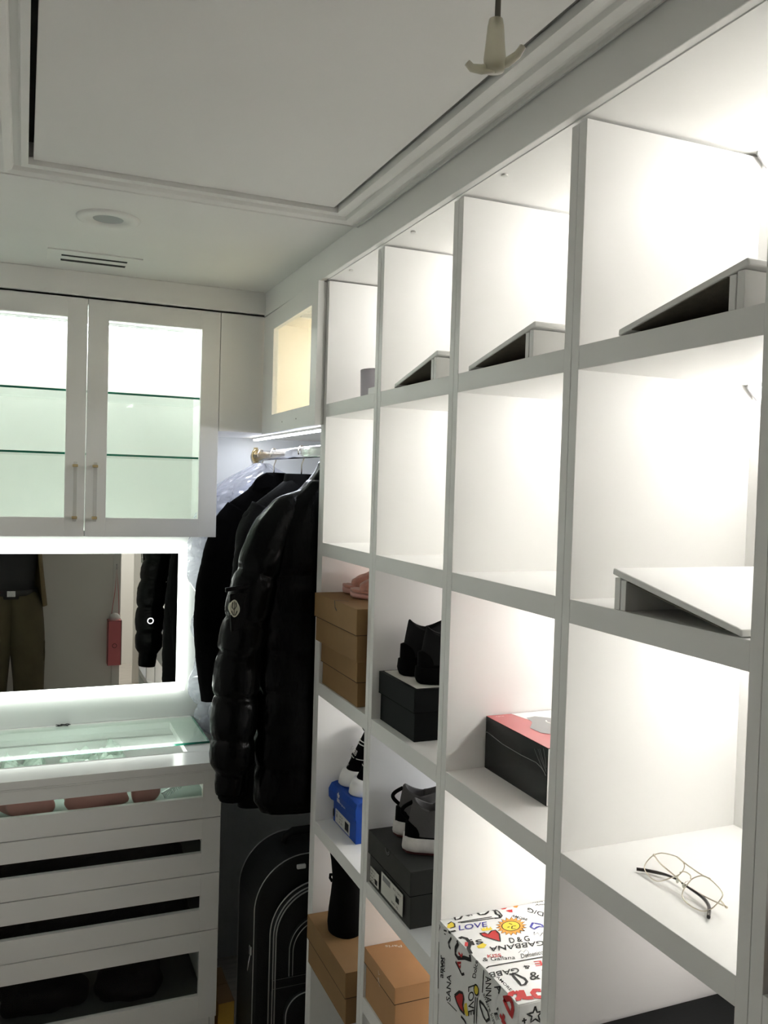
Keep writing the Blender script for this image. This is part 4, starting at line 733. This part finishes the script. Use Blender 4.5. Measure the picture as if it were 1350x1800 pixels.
# ================================================================== SHOES
def shoe(name, label, hx, hy, z, ang, L, W, ah, mats, group, loops=True, collar_tilt=.35, sole_h=.036, rise=0.0):
    """heel at (hx, hy); ang = direction of the toe; ah = height of the collar at the heel"""
    up, co, so, ou = mats
    c, s_ = math.cos(ang), math.sin(ang)
    t = thing(name, label, 'shoe', (hx, hy, z), group)
    def W_(u, v, h): return (hx + u * c - v * s_, hy + u * s_ + v * c, z + h)
    def foot(k):   # half width along the length
        return W / 2 * (interp([(0, .30), (.03, .62), (.10, .80), (.25, .80), (.45, .74), (.65, .95), (.80, 1.0), (.92, .78), (.98, .45), (1.0, .2)], k)[0])
    ks = [i / 28 for i in range(29)]
    def outline(e, h, tip=0.0): 
        a = [(k * L - (e if k == 0 else 0) + (e if k == 1 else 0), foot(k) + e) for k in ks]
        return [W_(u, v, h + tip * max(0, u / L - .7) ** 2 * 4 + rise * 0) for u, v in a] + [W_(u, -v, h + tip * max(0, u / L - .7) ** 2 * 4) for u, v in reversed(a)]
    obj('outsole', MB().loft([outline(-.004, .0004, .02), outline(.0, .004, .02), outline(.001, .008, .02)]), ou, t, smooth=False)
    obj('midsole', MB().loft([outline(.0015, .008, .02), outline(.003, .015, .018), outline(.001, sole_h, .012), outline(-.003, sole_h + .002, .010)]), so, t, smooth=True)
    # upper: inverted U sections
    R = []
    for i in range(30):
        k = .012 + i / 29 * .975; hw = foot(k) - .004; top = interp([(0, ah * .60), (.1, ah * .66), (.3, ah * .62), (.45, ah * .66), (.6, ah * .52), (.75, .055), (.9, .045), (1.0, sole_h + .004)], k)[0]
        sec = []
        for j in range(17):
            a = math.pi * j / 16; v = math.copysign(abs(math.cos(a)) ** .6, math.cos(a)) * hw * (1 - .18 * math.sin(a)); h = sole_h - .004 + (top - sole_h) * math.sin(a) ** .55
            sec.append(W_(k * L, v, h + .008 * max(0, k - .7) ** 2 * 4))
        R.append(sec)
    obj('upper', MB().loft(R), up, t, smooth=True)
    # collar tube open at the top, lip dips at the sides and rises at heel and tongue
    R = []
    for i in range(14):
        q = i / 13; sec = []
        for j in range(40):
            a = j / 40 * 6.2832; ca, sa = math.cos(a), math.sin(a)
            lip = ah * (1 + collar_tilt * (.06 * max(0, -ca) ** 2 + .06 * max(0, ca) ** 2 - .42 * sa * sa * (1 - .2 * ca)))
            hgt = ah * .36 + (lip - ah * .36) * q; lean = .10 * ah * q * (1 if ca < 0 else .0)
            sec.append(W_(L * .225 + ca * L * (.203 - .006 * q) + lean, sa * W * (.375 - .03 * q), hgt))
        R.append(sec)
    mb = MB().loft(R, False, False); mb2 = [[(p[0], p[1], p[2]) for p in R[-1]]]
    inner = []
    cx_, cy_ = sum(p[0] for p in R[-1]) / 40, sum(p[1] for p in R[-1]) / 40
    for q in (.93, .84, .80):
        inner.append([(cx_ + (p[0] - cx_) * q, cy_ + (p[1] - cy_) * q, p[2] + (.003 if q == .93 else (0 if q == .84 else -.045))) for p in R[-1]])
    mb.loft([R[-1]] + inner, False, True)
    col = obj('collar', mb, co, t, smooth=True)
    for i in range(4):
        u = L * (.46 + i * .055); obj('lace', MB().tube([W_(u, -.022, ah * .62 - i * .006), W_(u + .006, 0, ah * .66 - i * .008), W_(u, .022, ah * .62 - i * .006)], .0022, 6), so, t, smooth=True)
    if loops:
        P = [W_(.011 + .008 * q / 12 - .020 * math.sin(q / 12 * math.pi), 0, ah * .62 + ah * .34 * (q / 12)) for q in range(13)]
        obj('pull_loop', MB().tube(P, .0048, 8), up, t, smooth=True)
    return t
GS = 'black sneakers on the grey box'
shoe('sneaker', 'worn black, grey and white sneaker behind its mate on the grey shoe box', .852, 1.913, 1.0972, math.radians(-28), .27, .080, .118, (MESHB, SUEDE, SOLEW, SOLER), GS)
shoe('sneaker', 'worn black, grey and white sneaker in front on the grey shoe box', .836, 1.820, 1.0972, math.radians(-28), .27, .080, .118, (MESHB, SUEDE, SOLEW, SOLER), GS)
BS = 'all black sneakers on the black box'
shoe('high_sneaker', 'all black sock sneaker behind its mate on the black shoe box', .846, 1.900, 1.4935, math.radians(-18), .26, .080, .128, (MESHB, KNIT2, MESHB, MESHB), BS, False, .34)
shoe('high_sneaker', 'all black sock sneaker in front on the black shoe box', .850, 1.808, 1.4935, math.radians(-18), .26, .080, .126, (MESHB, KNIT2, MESHB, MESHB), BS, False, .34)
# white soled sock sneakers on the blue box
def sock_shoe(hx, hy, z, ang, label, txt):
    t = thing('sock_sneaker', label, 'shoe', (hx, hy, z), 'white-soled sock sneakers on the blue box')
    c, s_ = math.cos(ang), math.sin(ang)
    def W_(u, v, h): return (hx + u * c - v * s_, hy + u * s_ + v * c, z + h)
    def tilt(h): return h * .30
    R = []
    for h, a, b in ((.0005, .033, .036), (.004, .037, .039), (.020, .039, .041), (.036, .037, .039), (.044, .034, .036)): R.append([W_(.045 + tilt(h) + math.cos(j / 32 * 6.2832) * a, math.sin(j / 32 * 6.2832) * b, h) for j in range(32)])
    obj('heel_cup', MB().loft(R), PAPER, t, smooth=True)
    foot = []
    for i in range(14):
        k = i / 13; hw = .031 + .005 * math.sin(k * 2.4); foot.append([W_(.05 + k * .17, hw * (1 if k < .9 else .6) * math.copysign(abs(math.cos(math.pi * j / 12)) ** .6, math.cos(math.pi * j / 12)), .002 + (.085 - .05 * k) * math.sin(math.pi * j / 12) ** .6 * (1 if k < .95 else .5)) for j in range(13)])
    obj('upper', MB().loft(foot), MESHB, t, smooth=True)
    R = []
    for i in range(12):
        q = i / 11; h = .038 + q * .125; r1 = .034 - .012 * q; R.append([W_(.047 + tilt(h) * 1.4 + math.cos(j / 32 * 6.2832) * r1, math.sin(j / 32 * 6.2832) * (.036 - .006 * q), h + .012 * q * math.cos(j / 32 * 6.2832) * -.6) for j in range(32)])
    sh = obj('sock', MB().loft(R), MESHB, t, smooth=True)
    for h in (.076, .112, .120):
        q = (h - .038) / .125; r1 = .0348 - .012 * q
        obj('stripe', MB().tube([W_(.047 + tilt(h) * 1.4 + math.cos(j / 32 * 6.2832) * r1, math.sin(j / 32 * 6.2832) * (.0368 - .006 * q), h - .0072 * q * math.cos(j / 32 * 6.2832)) for j in range(32)], .0012 if h < .1 else .0016, 6, True), INKW, sh)
    if txt:
        m = MB(); XX = hx + .0525
        put_text(m, 'GABB', (XX, hy + .018, z + .088), (XX, hy - .026, z + .084), (.007, 0, .014), (-1, 0, 0), .003)
        cx, cyy, cz = hx + .0385, hy - .006, z + .060
        for a in range(3): ribbon(m, [(cx, cyy + .009 * math.cos(a * 1.047 + .3), cz + .009 * math.sin(a * 1.047 + .3)), (cx, cyy - .009 * math.cos(a * 1.047 + .3), cz - .009 * math.sin(a * 1.047 + .3))], (-1, 0, 0), .0018, .004)
        obj('heel_print', m, INKW, t)
    obj('pull_loop', MB().tube([W_(.047 + .058 - .022 - .010 * math.sin(q / 12 * math.pi), 0, .150 + .042 * q / 12) for q in range(13)], .0014, 6), MESHB, t, smooth=True)
    return t
sock_shoe(.846, 2.325, 1.0812, -.15, 'black sock sneaker with white heel cup and lettering, left of the pair', True)
sock_shoe(.846, 2.238, 1.0812, -.10, 'black sock sneaker with white heel cup, right of the pair and half hidden', False)
# black boot
bt = thing('ankle_boot', 'tall matte black boot standing on the kraft box', 'shoe', (.86, 2.22, .7))
R = []
for h, a, b, dx in ((.0005, .040, .046, 0), (.02, .042, .048, 0), (.06, .040, .044, .0), (.10, .038, .038, .002), (.14, .037, .034, .004), (.16, .038, .033, .004), (.20, .040, .034, .002), (.222, .042, .035, 0)):
    R.append([(.852 + dx + math.cos(j / 32 * 6.2832) * a * 1.15, 2.232 + math.sin(j / 32 * 6.2832) * b * 1.2, .7 + h) for j in range(32)])
obj('shaft', MB().loft(R), MESHB, bt, smooth=True)
ft = []
for i in range(16):
    k = i / 15; hw = interp([(0, .044), (.3, .042), (.7, .048), (.92, .035), (1, .012)], k)[0]; hh = interp([(0, .10), (.3, .095), (.6, .06), (.9, .045), (1, .02)], k)[0]
    ft.append([(.852 + k * .19, 2.232 - k * .02 + hw * math.copysign(abs(math.cos(math.pi * j / 14)) ** .6, math.cos(math.pi * j / 14)), .7005 + hh * math.sin(math.pi * j / 14) ** .6) for j in range(15)])
obj('foot', MB().loft(ft), MESHB, bt, smooth=True)
obj('pull_tab', MB().tube([(.826, 2.262, .846), (.820, 2.274, .842), (.820, 2.276, .832), (.824, 2.268, .824)], .004, 8), MESHB, bt, smooth=True)
# fluffy slippers
def slipper(hx, hy, ang, label):
    z = 1.6362; t = thing('slipper', label, 'slipper', (hx, hy, z), 'pink fluffy slippers on the kraft boxes')
    c, s_ = math.cos(ang), math.sin(ang); L, W = .235, .080
    def W_(u, v, h): return (hx + u * c - v * s_, hy + u * s_ + v * c, z + h)
    ks = [i / 24 for i in range(25)]; fw = lambda k: W / 2 * interp([(0, .10), (.015, .42), (.05, .72), (.2, .92), (.45, .8), (.7, 1.0), (.88, .85), (.97, .5), (1, .2)], k)[0]
    def ol(e, h): a = [(k * L, fw(k) + e) for k in ks]; return [W_(u, v, h + .02 * max(0, .25 - u / L)) for u, v in a] + [W_(u, -v, h + .02 * max(0, .25 - u / L)) for u, v in reversed(a)]
    obj('sole', MB().loft([ol(-.002, .0005), ol(.002, .006), ol(.002, .011), ol(-.001, .014)]), PINKS, t, smooth=True)
    obj('footbed', MB().loft([ol(.001, .0145), ol(.003, .019), ol(.0, .023), ol(-.006, .0235)]), PINKF, t, smooth=True)
    R = []
    for i in range(18):
        k = .13 + i / 17 * .45; hw = interp([(.13, .024), (.2, .034), (.35, .038), (.6, .037)], k)[0]; hh = interp([(.13, .022), (.2, .034), (.35, .046), (.6, .044)], k)[0]
        R.append([tuple(Vector(W_(k * L, hw * math.copysign(abs(math.cos(math.pi * j / 16)) ** .7, math.cos(math.pi * j / 16)), .016 + hh * math.sin(math.pi * j / 16) ** .7)) + Vector((0, 0, .004 * nz((k * 5, j * .4, 0), 3, hx * 9)))) for j in range(17)])
    mb = MB().loft(R, True, False); o = obj('fluffy_strap', mb, PINKF, t, smooth=True, solid=.008)
slipper(.850, 2.320, math.radians(-28), 'pink fluffy slipper on the kraft boxes, left of the pair')
slipper(.836, 2.220, math.radians(-28), 'pink fluffy slipper on the kraft boxes, right of the pair')

# ================================================================== EYEGLASSES
GL_L=[[0.8938,1.0346,1.3981],[0.8846,1.0368,1.3892],[0.8765,1.0341,1.3814],[0.8729,1.022,1.3779],[0.8711,1.0075,1.3761],[0.8727,0.995,1.3776],[0.881,0.9841,1.3858],[0.8895,0.9735,1.394],[0.8959,0.9719,1.4002],[0.9008,0.9743,1.4049],[0.904,0.9792,1.4081],[0.9062,0.9932,1.4101],[0.9052,1.0038,1.4092],[0.9017,1.0223,1.4058],[0.8981,1.0289,1.4024]]
GL_R=[[0.9023,0.9406,1.4064],[0.8987,0.9462,1.4029],[0.8937,0.9515,1.3981],[0.8881,0.9516,1.3926],[0.8821,0.9523,1.3868],[0.877,0.9508,1.3819],[0.8729,0.9471,1.3779],[0.87,0.9371,1.3751],[0.8693,0.919,1.3743],[0.8718,0.903,1.3768],[0.8779,0.8954,1.3828],[0.8868,0.893,1.3913],[0.8949,0.8928,1.3992],[0.8984,0.8976,1.4026],[0.9013,0.911,1.4054],[0.9034,0.9269,1.4074]]
GL_BAR=[[0.9058,0.9963,1.4098],[0.9041,0.977,1.4082],[0.9032,0.9603,1.4073],[0.9025,0.9419,1.4066],[0.9037,0.9261,1.4077]]
GL_BR=[[0.8926,0.9749,1.397],[0.8968,0.9696,1.4011],[0.8964,0.9557,1.4007],[0.8932,0.9531,1.3975]]
GL_TL=[[0.8944,1.0329,1.3987],[0.888,1.012,1.396],[0.89,0.997,1.392],[0.893,0.984,1.388],[0.891,0.968,1.385]]
GL_TL2=[[0.891,0.968,1.385],[0.893,0.948,1.383],[0.895,0.933,1.381],[0.892,0.919,1.38],[0.883,0.904,1.379],[0.865,0.887,1.378]]
GL_TR=[[0.8904,0.8939,1.3949],[0.897,0.888,1.386],[0.898,0.905,1.384],[0.897,0.93,1.382],[0.9,0.961,1.38],[0.902,0.989,1.379]]
GL_TR2=[[0.902,0.989,1.379],[0.9,1.008,1.378],[0.893,1.021,1.377],[0.88,1.035,1.377],[0.87,1.042,1.377]]

gl = thing('eyeglasses', 'thin gold aviator eyeglasses with dark temple tips, folded on the bright shelf', 'glasses', (.89, .96, 1.372))
def smooth_loop(P, closed=True, n=3):
    P = [Vector(p) for p in P]
    for _ in range(n):
        Q = []
        for i in range(len(P) if closed else len(P) - 1):
            a, b = P[i], P[(i + 1) % len(P)]; Q += [a * .75 + b * .25, a * .25 + b * .75]
        P = Q if closed else [P[0]] + Q + [P[-1]]
    return P
for P in (GL_L, GL_R):
    q = smooth_loop(P, True, 2); rim = obj('rim', MB().tube(q, .00085, 8, True), GOLD, gl, smooth=True)
    mb = MB(); mb.v = [tuple(p) for p in q]; mb.f = [tuple(range(len(q)))]; obj('lens', mb, glassy('lens_clear_%d' % len(bpy.data.materials), (.97, .965, .96), .05), rim)
obj('brow_bar', MB().tube(smooth_loop(GL_BAR, False, 2), .0010, 8), GOLD, gl, smooth=True)
obj('bridge', MB().tube(smooth_loop(GL_BR, False, 2), .0009, 8), GOLD, gl, smooth=True)
for P in (GL_TL, GL_TR): obj('temple', MB().tube(smooth_loop(P, False, 2), .0011, 8), GOLD, gl, smooth=True)
for P in (GL_TL2, GL_TR2):
    q = smooth_loop(P, False, 2); obj('temple_tip', MB().tube(q, [.0013 + .0013 * min(1, i / len(q) * 2) for i in range(len(q))], 10), mat('tortoise_tip', (.02, .013, .010), .2, coat=.5), gl, smooth=True, label='dark brown temple tip')
for a, b in (((.8915, .9745, 1.394), (.886, .972, 1.387)), ((.8905, .955, 1.394), (.884, .957, 1.387))):
    pa = obj('nose_pad_arm', MB().tube([a, ((a[0] + b[0]) / 2 - .001, (a[1] + b[1]) / 2, (a[2] + b[2]) / 2 + .002), b], .0005, 6), GOLD, gl, smooth=True); obj('nose_pad', MB().ball(b, .0035, 6, (.5, .7, 1)), glassy('pad_%d' % len(bpy.data.materials), (.9, .88, .8), .2, haze=.3), pa, smooth=True)
obj('hinge', MB().ball(GL_TL[0], .0022, 6), GOLD, gl, smooth=True); obj('hinge', MB().ball(GL_TR[1], .0020, 6, (1, 1.2, 1)), GOLD, gl, smooth=True)

# ================================================================== ON THE FLOOR OF THE NOOK
st = thing('suitcase', 'black soft suitcase with arched front and silver piping under the hanging clothes', 'suitcase', (.90, 2.75, 0))
def arch(x0, x1, z0, z1, r, n=14):
    P = [(x0, z0)]
    for i in range(n + 1): a = math.pi - math.pi / 2 * i / n; P.append((x0 + r + r * math.cos(a), z1 - r + r * math.sin(a)))
    for i in range(n + 1): a = math.pi / 2 - math.pi / 2 * i / n; P.append((x1 - r + r * math.cos(a), z1 - r + r * math.sin(a)))
    return P + [(x1, z0)]
obj('case_body', MB().prism(arch(.705, 1.11, .03, .735, .17), 'y', 2.665, 2.88), LUGG, st, bevel=.012)
obj('front_panel', MB().prism(arch(.758, 1.075, .035, .645, .155), 'y', 2.635, 2.667), LUGG, st, bevel=.008)
obj('lower_pocket', MB().prism(arch(.80, 1.05, .045, .305, .07), 'y', 2.612, 2.637), LUGG, st, bevel=.008)
obj('upper_pocket', MB().prism(arch(.812, 1.05, .36, .545, .10), 'y', 2.622, 2.637), LUGG, st, bevel=.005)
for (x0, x1, z1, r, y) in ((.7065, 1.1085, .7335, .168, 2.668), (.7065, 1.1085, .7335, .168, 2.874), (.755, 1.078, .648, .157, 2.648), (.763, 1.07, .640, .150, 2.634), (.771, 1.062, .631, .144, 2.6335)):
    obj('piping', MB().tube([(p[0], y, p[1]) for p in arch(x0, x1, .04, z1, r)], .0024 if y < 2.66 else .0018, 6), PIPE, st, smooth=True)
obj('piping', MB().tube([(p[0], 2.612, p[1]) for p in arch(.803, 1.047, .05, .302, .068)], .002, 6), PIPE, st, smooth=True)
for dx in (0, .012): obj('piping', MB().tube([(p[0], 2.621, p[1]) for p in arch(.813 + dx, 1.049 - dx, .36, .543 - dx, .10 - dx * .5)], .0016, 6), PIPE, st, smooth=True)
obj('strap_band', box(.756, 1.077, 2.6335, 2.6352, .315, .352), LUGG, st, bevel=.0005)
for zz in (.319, .348):
    m = MB()
    for q in range(60): m.box(.760 + q * .0052, .7632 + q * .0052, 2.6331, 2.6336, zz, zz + .0012)
    obj('stitching', m, PIPE, st, kind='stuff')
m = MB(); A = arch(.722, 1.095, .04, .716, .155, 40)
for i, p in enumerate(A[1:-1]): m.ball((p[0], 2.668, p[1]), .0026, 3, (1, 1, 1))
obj('zip_teeth', m, INKG, st, kind='stuff')
obj('carry_handle', MB().tube([(.83, 2.77, .735), (.835, 2.77, .758), (.86, 2.77, .770), (.95, 2.77, .770), (.975, 2.77, .758), (.98, 2.77, .735)], [.010, .012, .014, .014, .012, .010], 10), LUGG, st, smooth=True)
obj('zip_puller', MB().box(.697, .7045, 2.675, 2.690, .42, .45), CHROME, st, bevel=.002)
obj('puller_cord', MB().tube([(.700, 2.68, .42), (.694, 2.676, .40), (.690, 2.672, .375)], .0022, 6), CHROME, st, smooth=True)
obj('handle_tag', MB().box(.842, .872, 2.652, 2.664, .690, .704), PAPER, st, bevel=.003)
for xx in (.74, .80, 1.02, 1.07): obj('wheel', MB().cyl((2.70 if xx in (.74, 1.07) else 2.85, .02), .02, xx - .01, xx + .01, 20, 'x'), INKK, st)
yb_ = thing('carton', 'small yellow-brown carton on the floor between dresser and suitcase', 'box', (.70, 2.97, 0))
obj('carton_body', box(.642, .698, 2.87, 3.09, .0003, .16), YELB, yb_, bevel=.002); obj('carton_flap', box(.642, .698, 2.87, 2.979, .1603, .162), TAN, yb_); obj('carton_flap', box(.642, .698, 2.981, 3.09, .1603, .162), TAN, yb_)

# ================================================================== REAR OF THE ROOM, seen in the mirror
pk = thing('gift_bag', 'pink paper bag with black edges hanging on the door casing, reflected in the mirror', 'bag', (.735, -.93, .33))
m = MB(); m.prism([(.69, -.985), (.80, -.985), (.80, -.87), (.69, -.87)], 'z', .33, .715); obj('bag_body', m, PBAG, pk, bevel=.002)
for (x, y) in ((.69, -.87), (.80, -.87)): obj('edge_trim', MB().tube([(x, y, .332), (x, y, .713)], .003, 6), INKK, pk)
obj('edge_trim', MB().tube([(.69, -.87, .714), (.80, -.87, .714), (.80, -.985, .714), (.69, -.985, .714)], .003, 6, True), INKK, pk)
obj('tissue', MB().ball((.748, -.93, .735), .045, 8, (1, .8, .9)), PAPER, pk, smooth=True)
obj('ribbon_handle', MB().tube([(.715, -.93, .72), (.748, -.955, .95), (.762, -.975, 1.15), (.778, -.95, .95), (.785, -.93, .72)], .003, 6), PBAG, pk, smooth=True)
m = MB(); ribbon(m, [(.745 + .018 * math.cos(a / 14 * 6.28), -.869, .50 + .018 * math.sin(a / 14 * 6.28)) for a in range(14)], (0, 1, 0), .004, .0006, True); obj('round_print', m, INKK, pk)
hk = obj('wall_hook', MB().tube([(.762, YR + .015, 1.19), (.762, -.965, 1.18), (.762, -.955, 1.155), (.762, -.965, 1.15), (.762, -.972, 1.165)], .005, 8), CHROME, smooth=True, loc=(.762, -.98, 1.15)); tagm(hk, 'small hook on the white door casing holding the pink bag', 'hook')

# ================================================================== THE PERSON taking the picture (seen only in the mirror)
pe = thing('person', 'person in open khaki jacket and olive trousers holding up a phone, reflected in the mirror', 'person', (-.07, -.42, 0))
px_, py_ = -.07, -.42
def skin_obj(name, verts, edges, radii, m, parent, lv=2, rootv=0):
    me = bpy.data.meshes.new(name); off = rootloc(parent)
    me.from_pydata([tuple(Vector(v) - off) for v in verts], edges, []); me.materials.append(m)
    o = bpy.data.objects.new(name, me); S.collection.objects.link(o); o.parent = parent
    sk = o.modifiers.new('skin', 'SKIN'); sk.use_smooth_shade = True
    for i, r in enumerate(radii):
        me.skin_vertices[0].data[i].radius = (r, r) if not isinstance(r, tuple) else r
    me.skin_vertices[0].data[rootv].use_root = True
    sb = o.modifiers.new('sub', 'SUBSURF'); sb.levels = lv; sb.render_levels = lv
    return o
V = [(px_, py_, .98), (px_, py_, 1.16), (px_, py_, 1.34), (px_, py_ + .01, 1.47), (px_, py_ + .02, 1.56), (px_, py_ + .03, 1.64), (px_, py_ + .03, 1.72), (px_, py_ + .025, 1.79)]
Rr = [.13, .115, .135, .11, .055, .075, .088, .06]
E_ = [(0, 1), (1, 2), (2, 3), (3, 4), (4, 5), (5, 6), (6, 7)]
def chain(start, pts, rs):
    p = start
    for q, r in zip(pts, rs): V.append(q); Rr.append(r); E_.append((p, len(V) - 1)); p = len(V) - 1
    return p
for sg in (-1, 1):
    chain(0, [(px_ + sg * .10, py_, .90), (px_ + sg * .12, py_ + .01, .52), (px_ + sg * .13, py_ - .01, .10), (px_ + sg * .135, py_ + .10, .04)], [.085, .058, .038, .035])
    wr = chain(3, [(px_ + sg * .17, py_, 1.46), (px_ + sg * .24, py_ + .16, 1.50), (sg * .085, -.10, 1.80), (sg * .060, -.052, 1.862)], [.058, .045, .032, .026])
obj_body = skin_obj('body', V, E_, Rr, SKIN, pe)
# hands: palm plus five separate fingers curling round the phone edge
for sg in (-1, 1):
    V, Rr, E_ = [(sg * .060, -.054, 1.858), (sg * .052, -.040, 1.885), (sg * .048, -.032, 1.91)], [.020, (.022, .014), (.020, .012)], [(0, 1), (1, 2)]
    for q in range(4):
        z0 = 1.882 + q * .017; ln = (.020, .024, .025, .021)[q]
        chain(1 if q < 2 else 2, [(sg * .052, -.028, z0), (sg * (.052), -.012 - .002, z0 + .002), (sg * (.052 - ln * .5), -.0095, z0 + .003)], [.0085, .008, .007])
    chain(1, [(sg * .044, -.048, 1.893), (sg * .034, -.046, 1.912), (sg * .022, -.040, 1.924)], [.011, .0095, .0085])
    skin_obj('hand', V, E_, Rr, SKIN, pe, 1)
hx_, hy_, hz_ = px_, py_ + .03, 1.70
m = MB()
for sg in (-1, 1): m.ball((hx_ + sg * .032, hy_ + .074, 1.705), .011, 6)
obj('eyes', m, PAPER, pe, smooth=True); m = MB()
for sg in (-1, 1): m.ball((hx_ + sg * .032, hy_ + .083, 1.705), .005, 5)
obj('irises', m, INKK, pe, smooth=True)
obj('nose', MB().tube([(hx_, hy_ + .078, 1.705), (hx_, hy_ + .094, 1.680), (hx_, hy_ + .098, 1.668), (hx_, hy_ + .080, 1.662)], [.007, .010, .012, .006], 10), SKIN, pe, smooth=True)
obj('mouth', MB().tube([(hx_ - .022, hy_ + .070, 1.637), (hx_, hy_ + .080, 1.638), (hx_ + .022, hy_ + .070, 1.637)], [.003, .006, .003], 8), mat('lips', (.45, .2, .17), .5), pe, smooth=True)
m = MB()
for sg in (-1, 1): m.ball((hx_ + sg * .088, hy_ - .005, 1.695), .025, 6, (.35, .6, 1.1))
obj('ears', m, SKIN, pe, smooth=True)
m = MB().ball((hx_, hy_ - .018, 1.752), .094, 12, (1.0, 1.05, .82)); obj('hair', m, HAIR, pe, smooth=True)
# clothes
def ringe(cx, cy, z, a, b, n=40, k=0): return [(cx + a * math.cos(j / n * 6.2832) * (1 + .05 * nz((math.cos(j / n * 6.28) * .3, math.sin(j / n * 6.28) * .3, z), 10, k)), cy + b * math.sin(j / n * 6.2832), z) for j in range(n)]
for sg in (-1, 1):
    R = [ringe(px_ + sg * cx, py_ + .005, z, a, b, k=sg) for z, cx, a, b in ((.035, .135, .095, .12), (.15, .135, .105, .12), (.35, .132, .115, .13), (.55, .125, .125, .14), (.72, .112, .13, .15), (.83, .10, .135, .155), (.95, .085, .14, .16), (1.06, .07, .115, .14))]
    obj('trouser_leg', MB().loft(R), OLIVE, pe, smooth=True)
    obj('cargo_pocket', MB().prism([(-.06, .50), (.06, .50), (.06, .66), (-.06, .66)], 'x', px_ + sg * .235 - .01, px_ + sg * .235 + .012, Matrix.Translation((0, py_, 0))), OLIVE, pe, bevel=.008)
    shx = [(px_ + sg * .135, py_ - .03), ]
    R = [[(px_ + sg * .135 + .052 * math.cos(j / 24 * 6.28), py_ + .055 + .135 * math.sin(j / 24 * 6.28), z) for j in range(24)] for z in (.001, .03, .05)] + [[(px_ + sg * .135 + .04 * math.cos(j / 24 * 6.28), py_ + .04 + .10 * math.sin(j / 24 * 6.28), .08) for j in range(24)]]
    obj('boot', MB().loft(R), INKK, pe, smooth=True)
    # jacket sleeve, following the raised arm
    obj('jacket_sleeve', sleeve([(px_ + sg * .15, py_, 1.47), (px_ + sg * .25, py_ + .15, 1.495), (px_ + sg * .20, py_ + .25, 1.62), (sg * .090, -.115, 1.785)], [.088, .078, .065, .052], rows=50, n=24, k=sg + 30), KHAKI, pe, smooth=True)
obj('shirt', MB().loft([ringe(px_, py_ + .01, z, a, b, k=4) for z, a, b in ((1.0, .165, .15), (1.15, .165, .15), (1.35, .18, .15), (1.46, .16, .13), (1.54, .075, .075))]), BSHIRT, pe, smooth=True)
bl = obj('belt', MB().loft([ringe(px_, py_ + .01, z, .188, .168, k=4) for z in (1.025, 1.065)]), INKK, pe, smooth=True)
obj('belt_buckle', MB().box(px_ - .03, px_ + .03, py_ + .176, py_ + .186, 1.022, 1.068), CHROME, pe, bevel=.003)
for sg in (-1, 1):
    R = []
    for i in range(16):
        z = .93 + i * .037; ring = []; a0, a1 = (math.radians(28), math.radians(270)) if sg > 0 else (math.radians(152), math.radians(-90))
        aa = interp([(0.9, .26), (1.2, .225), (1.45, .20), (1.5, .17)], z)[0]
        for j in range(20):
            a = -(a1 - math.pi) + 0 if 0 else (a0 + (math.radians(-90) - a0) * j / 19 if sg > 0 else a0 + (math.radians(270) - a0) * j / 19)
            ring.append((px_ + aa * math.cos(a), py_ + .0 + .19 * math.sin(a), z))
        R.append(ring)
    obj('jacket_front', MB().loft(R, False, False, closed=False), KHAKI, pe, smooth=True, solid=.008)
ph = thing('phone', 'dark phone held up in front of the person, seen only in the mirror', 'phone', (0, -.02, 1.88))
obj('phone_body', box(-.0375, .0375, -.028, -.020, 1.855, 2.005), INKK, ph, bevel=.004); obj('screen', box(-.035, .035, -.0288, -.0281, 1.86, 2.0), mat('dark_screen', (.01, .01, .012), .1), ph)
obj('camera_lens', MB().cyl((0, 1.95), .008, -.020, -.0165, 24, 'y'), CHROME, ph)
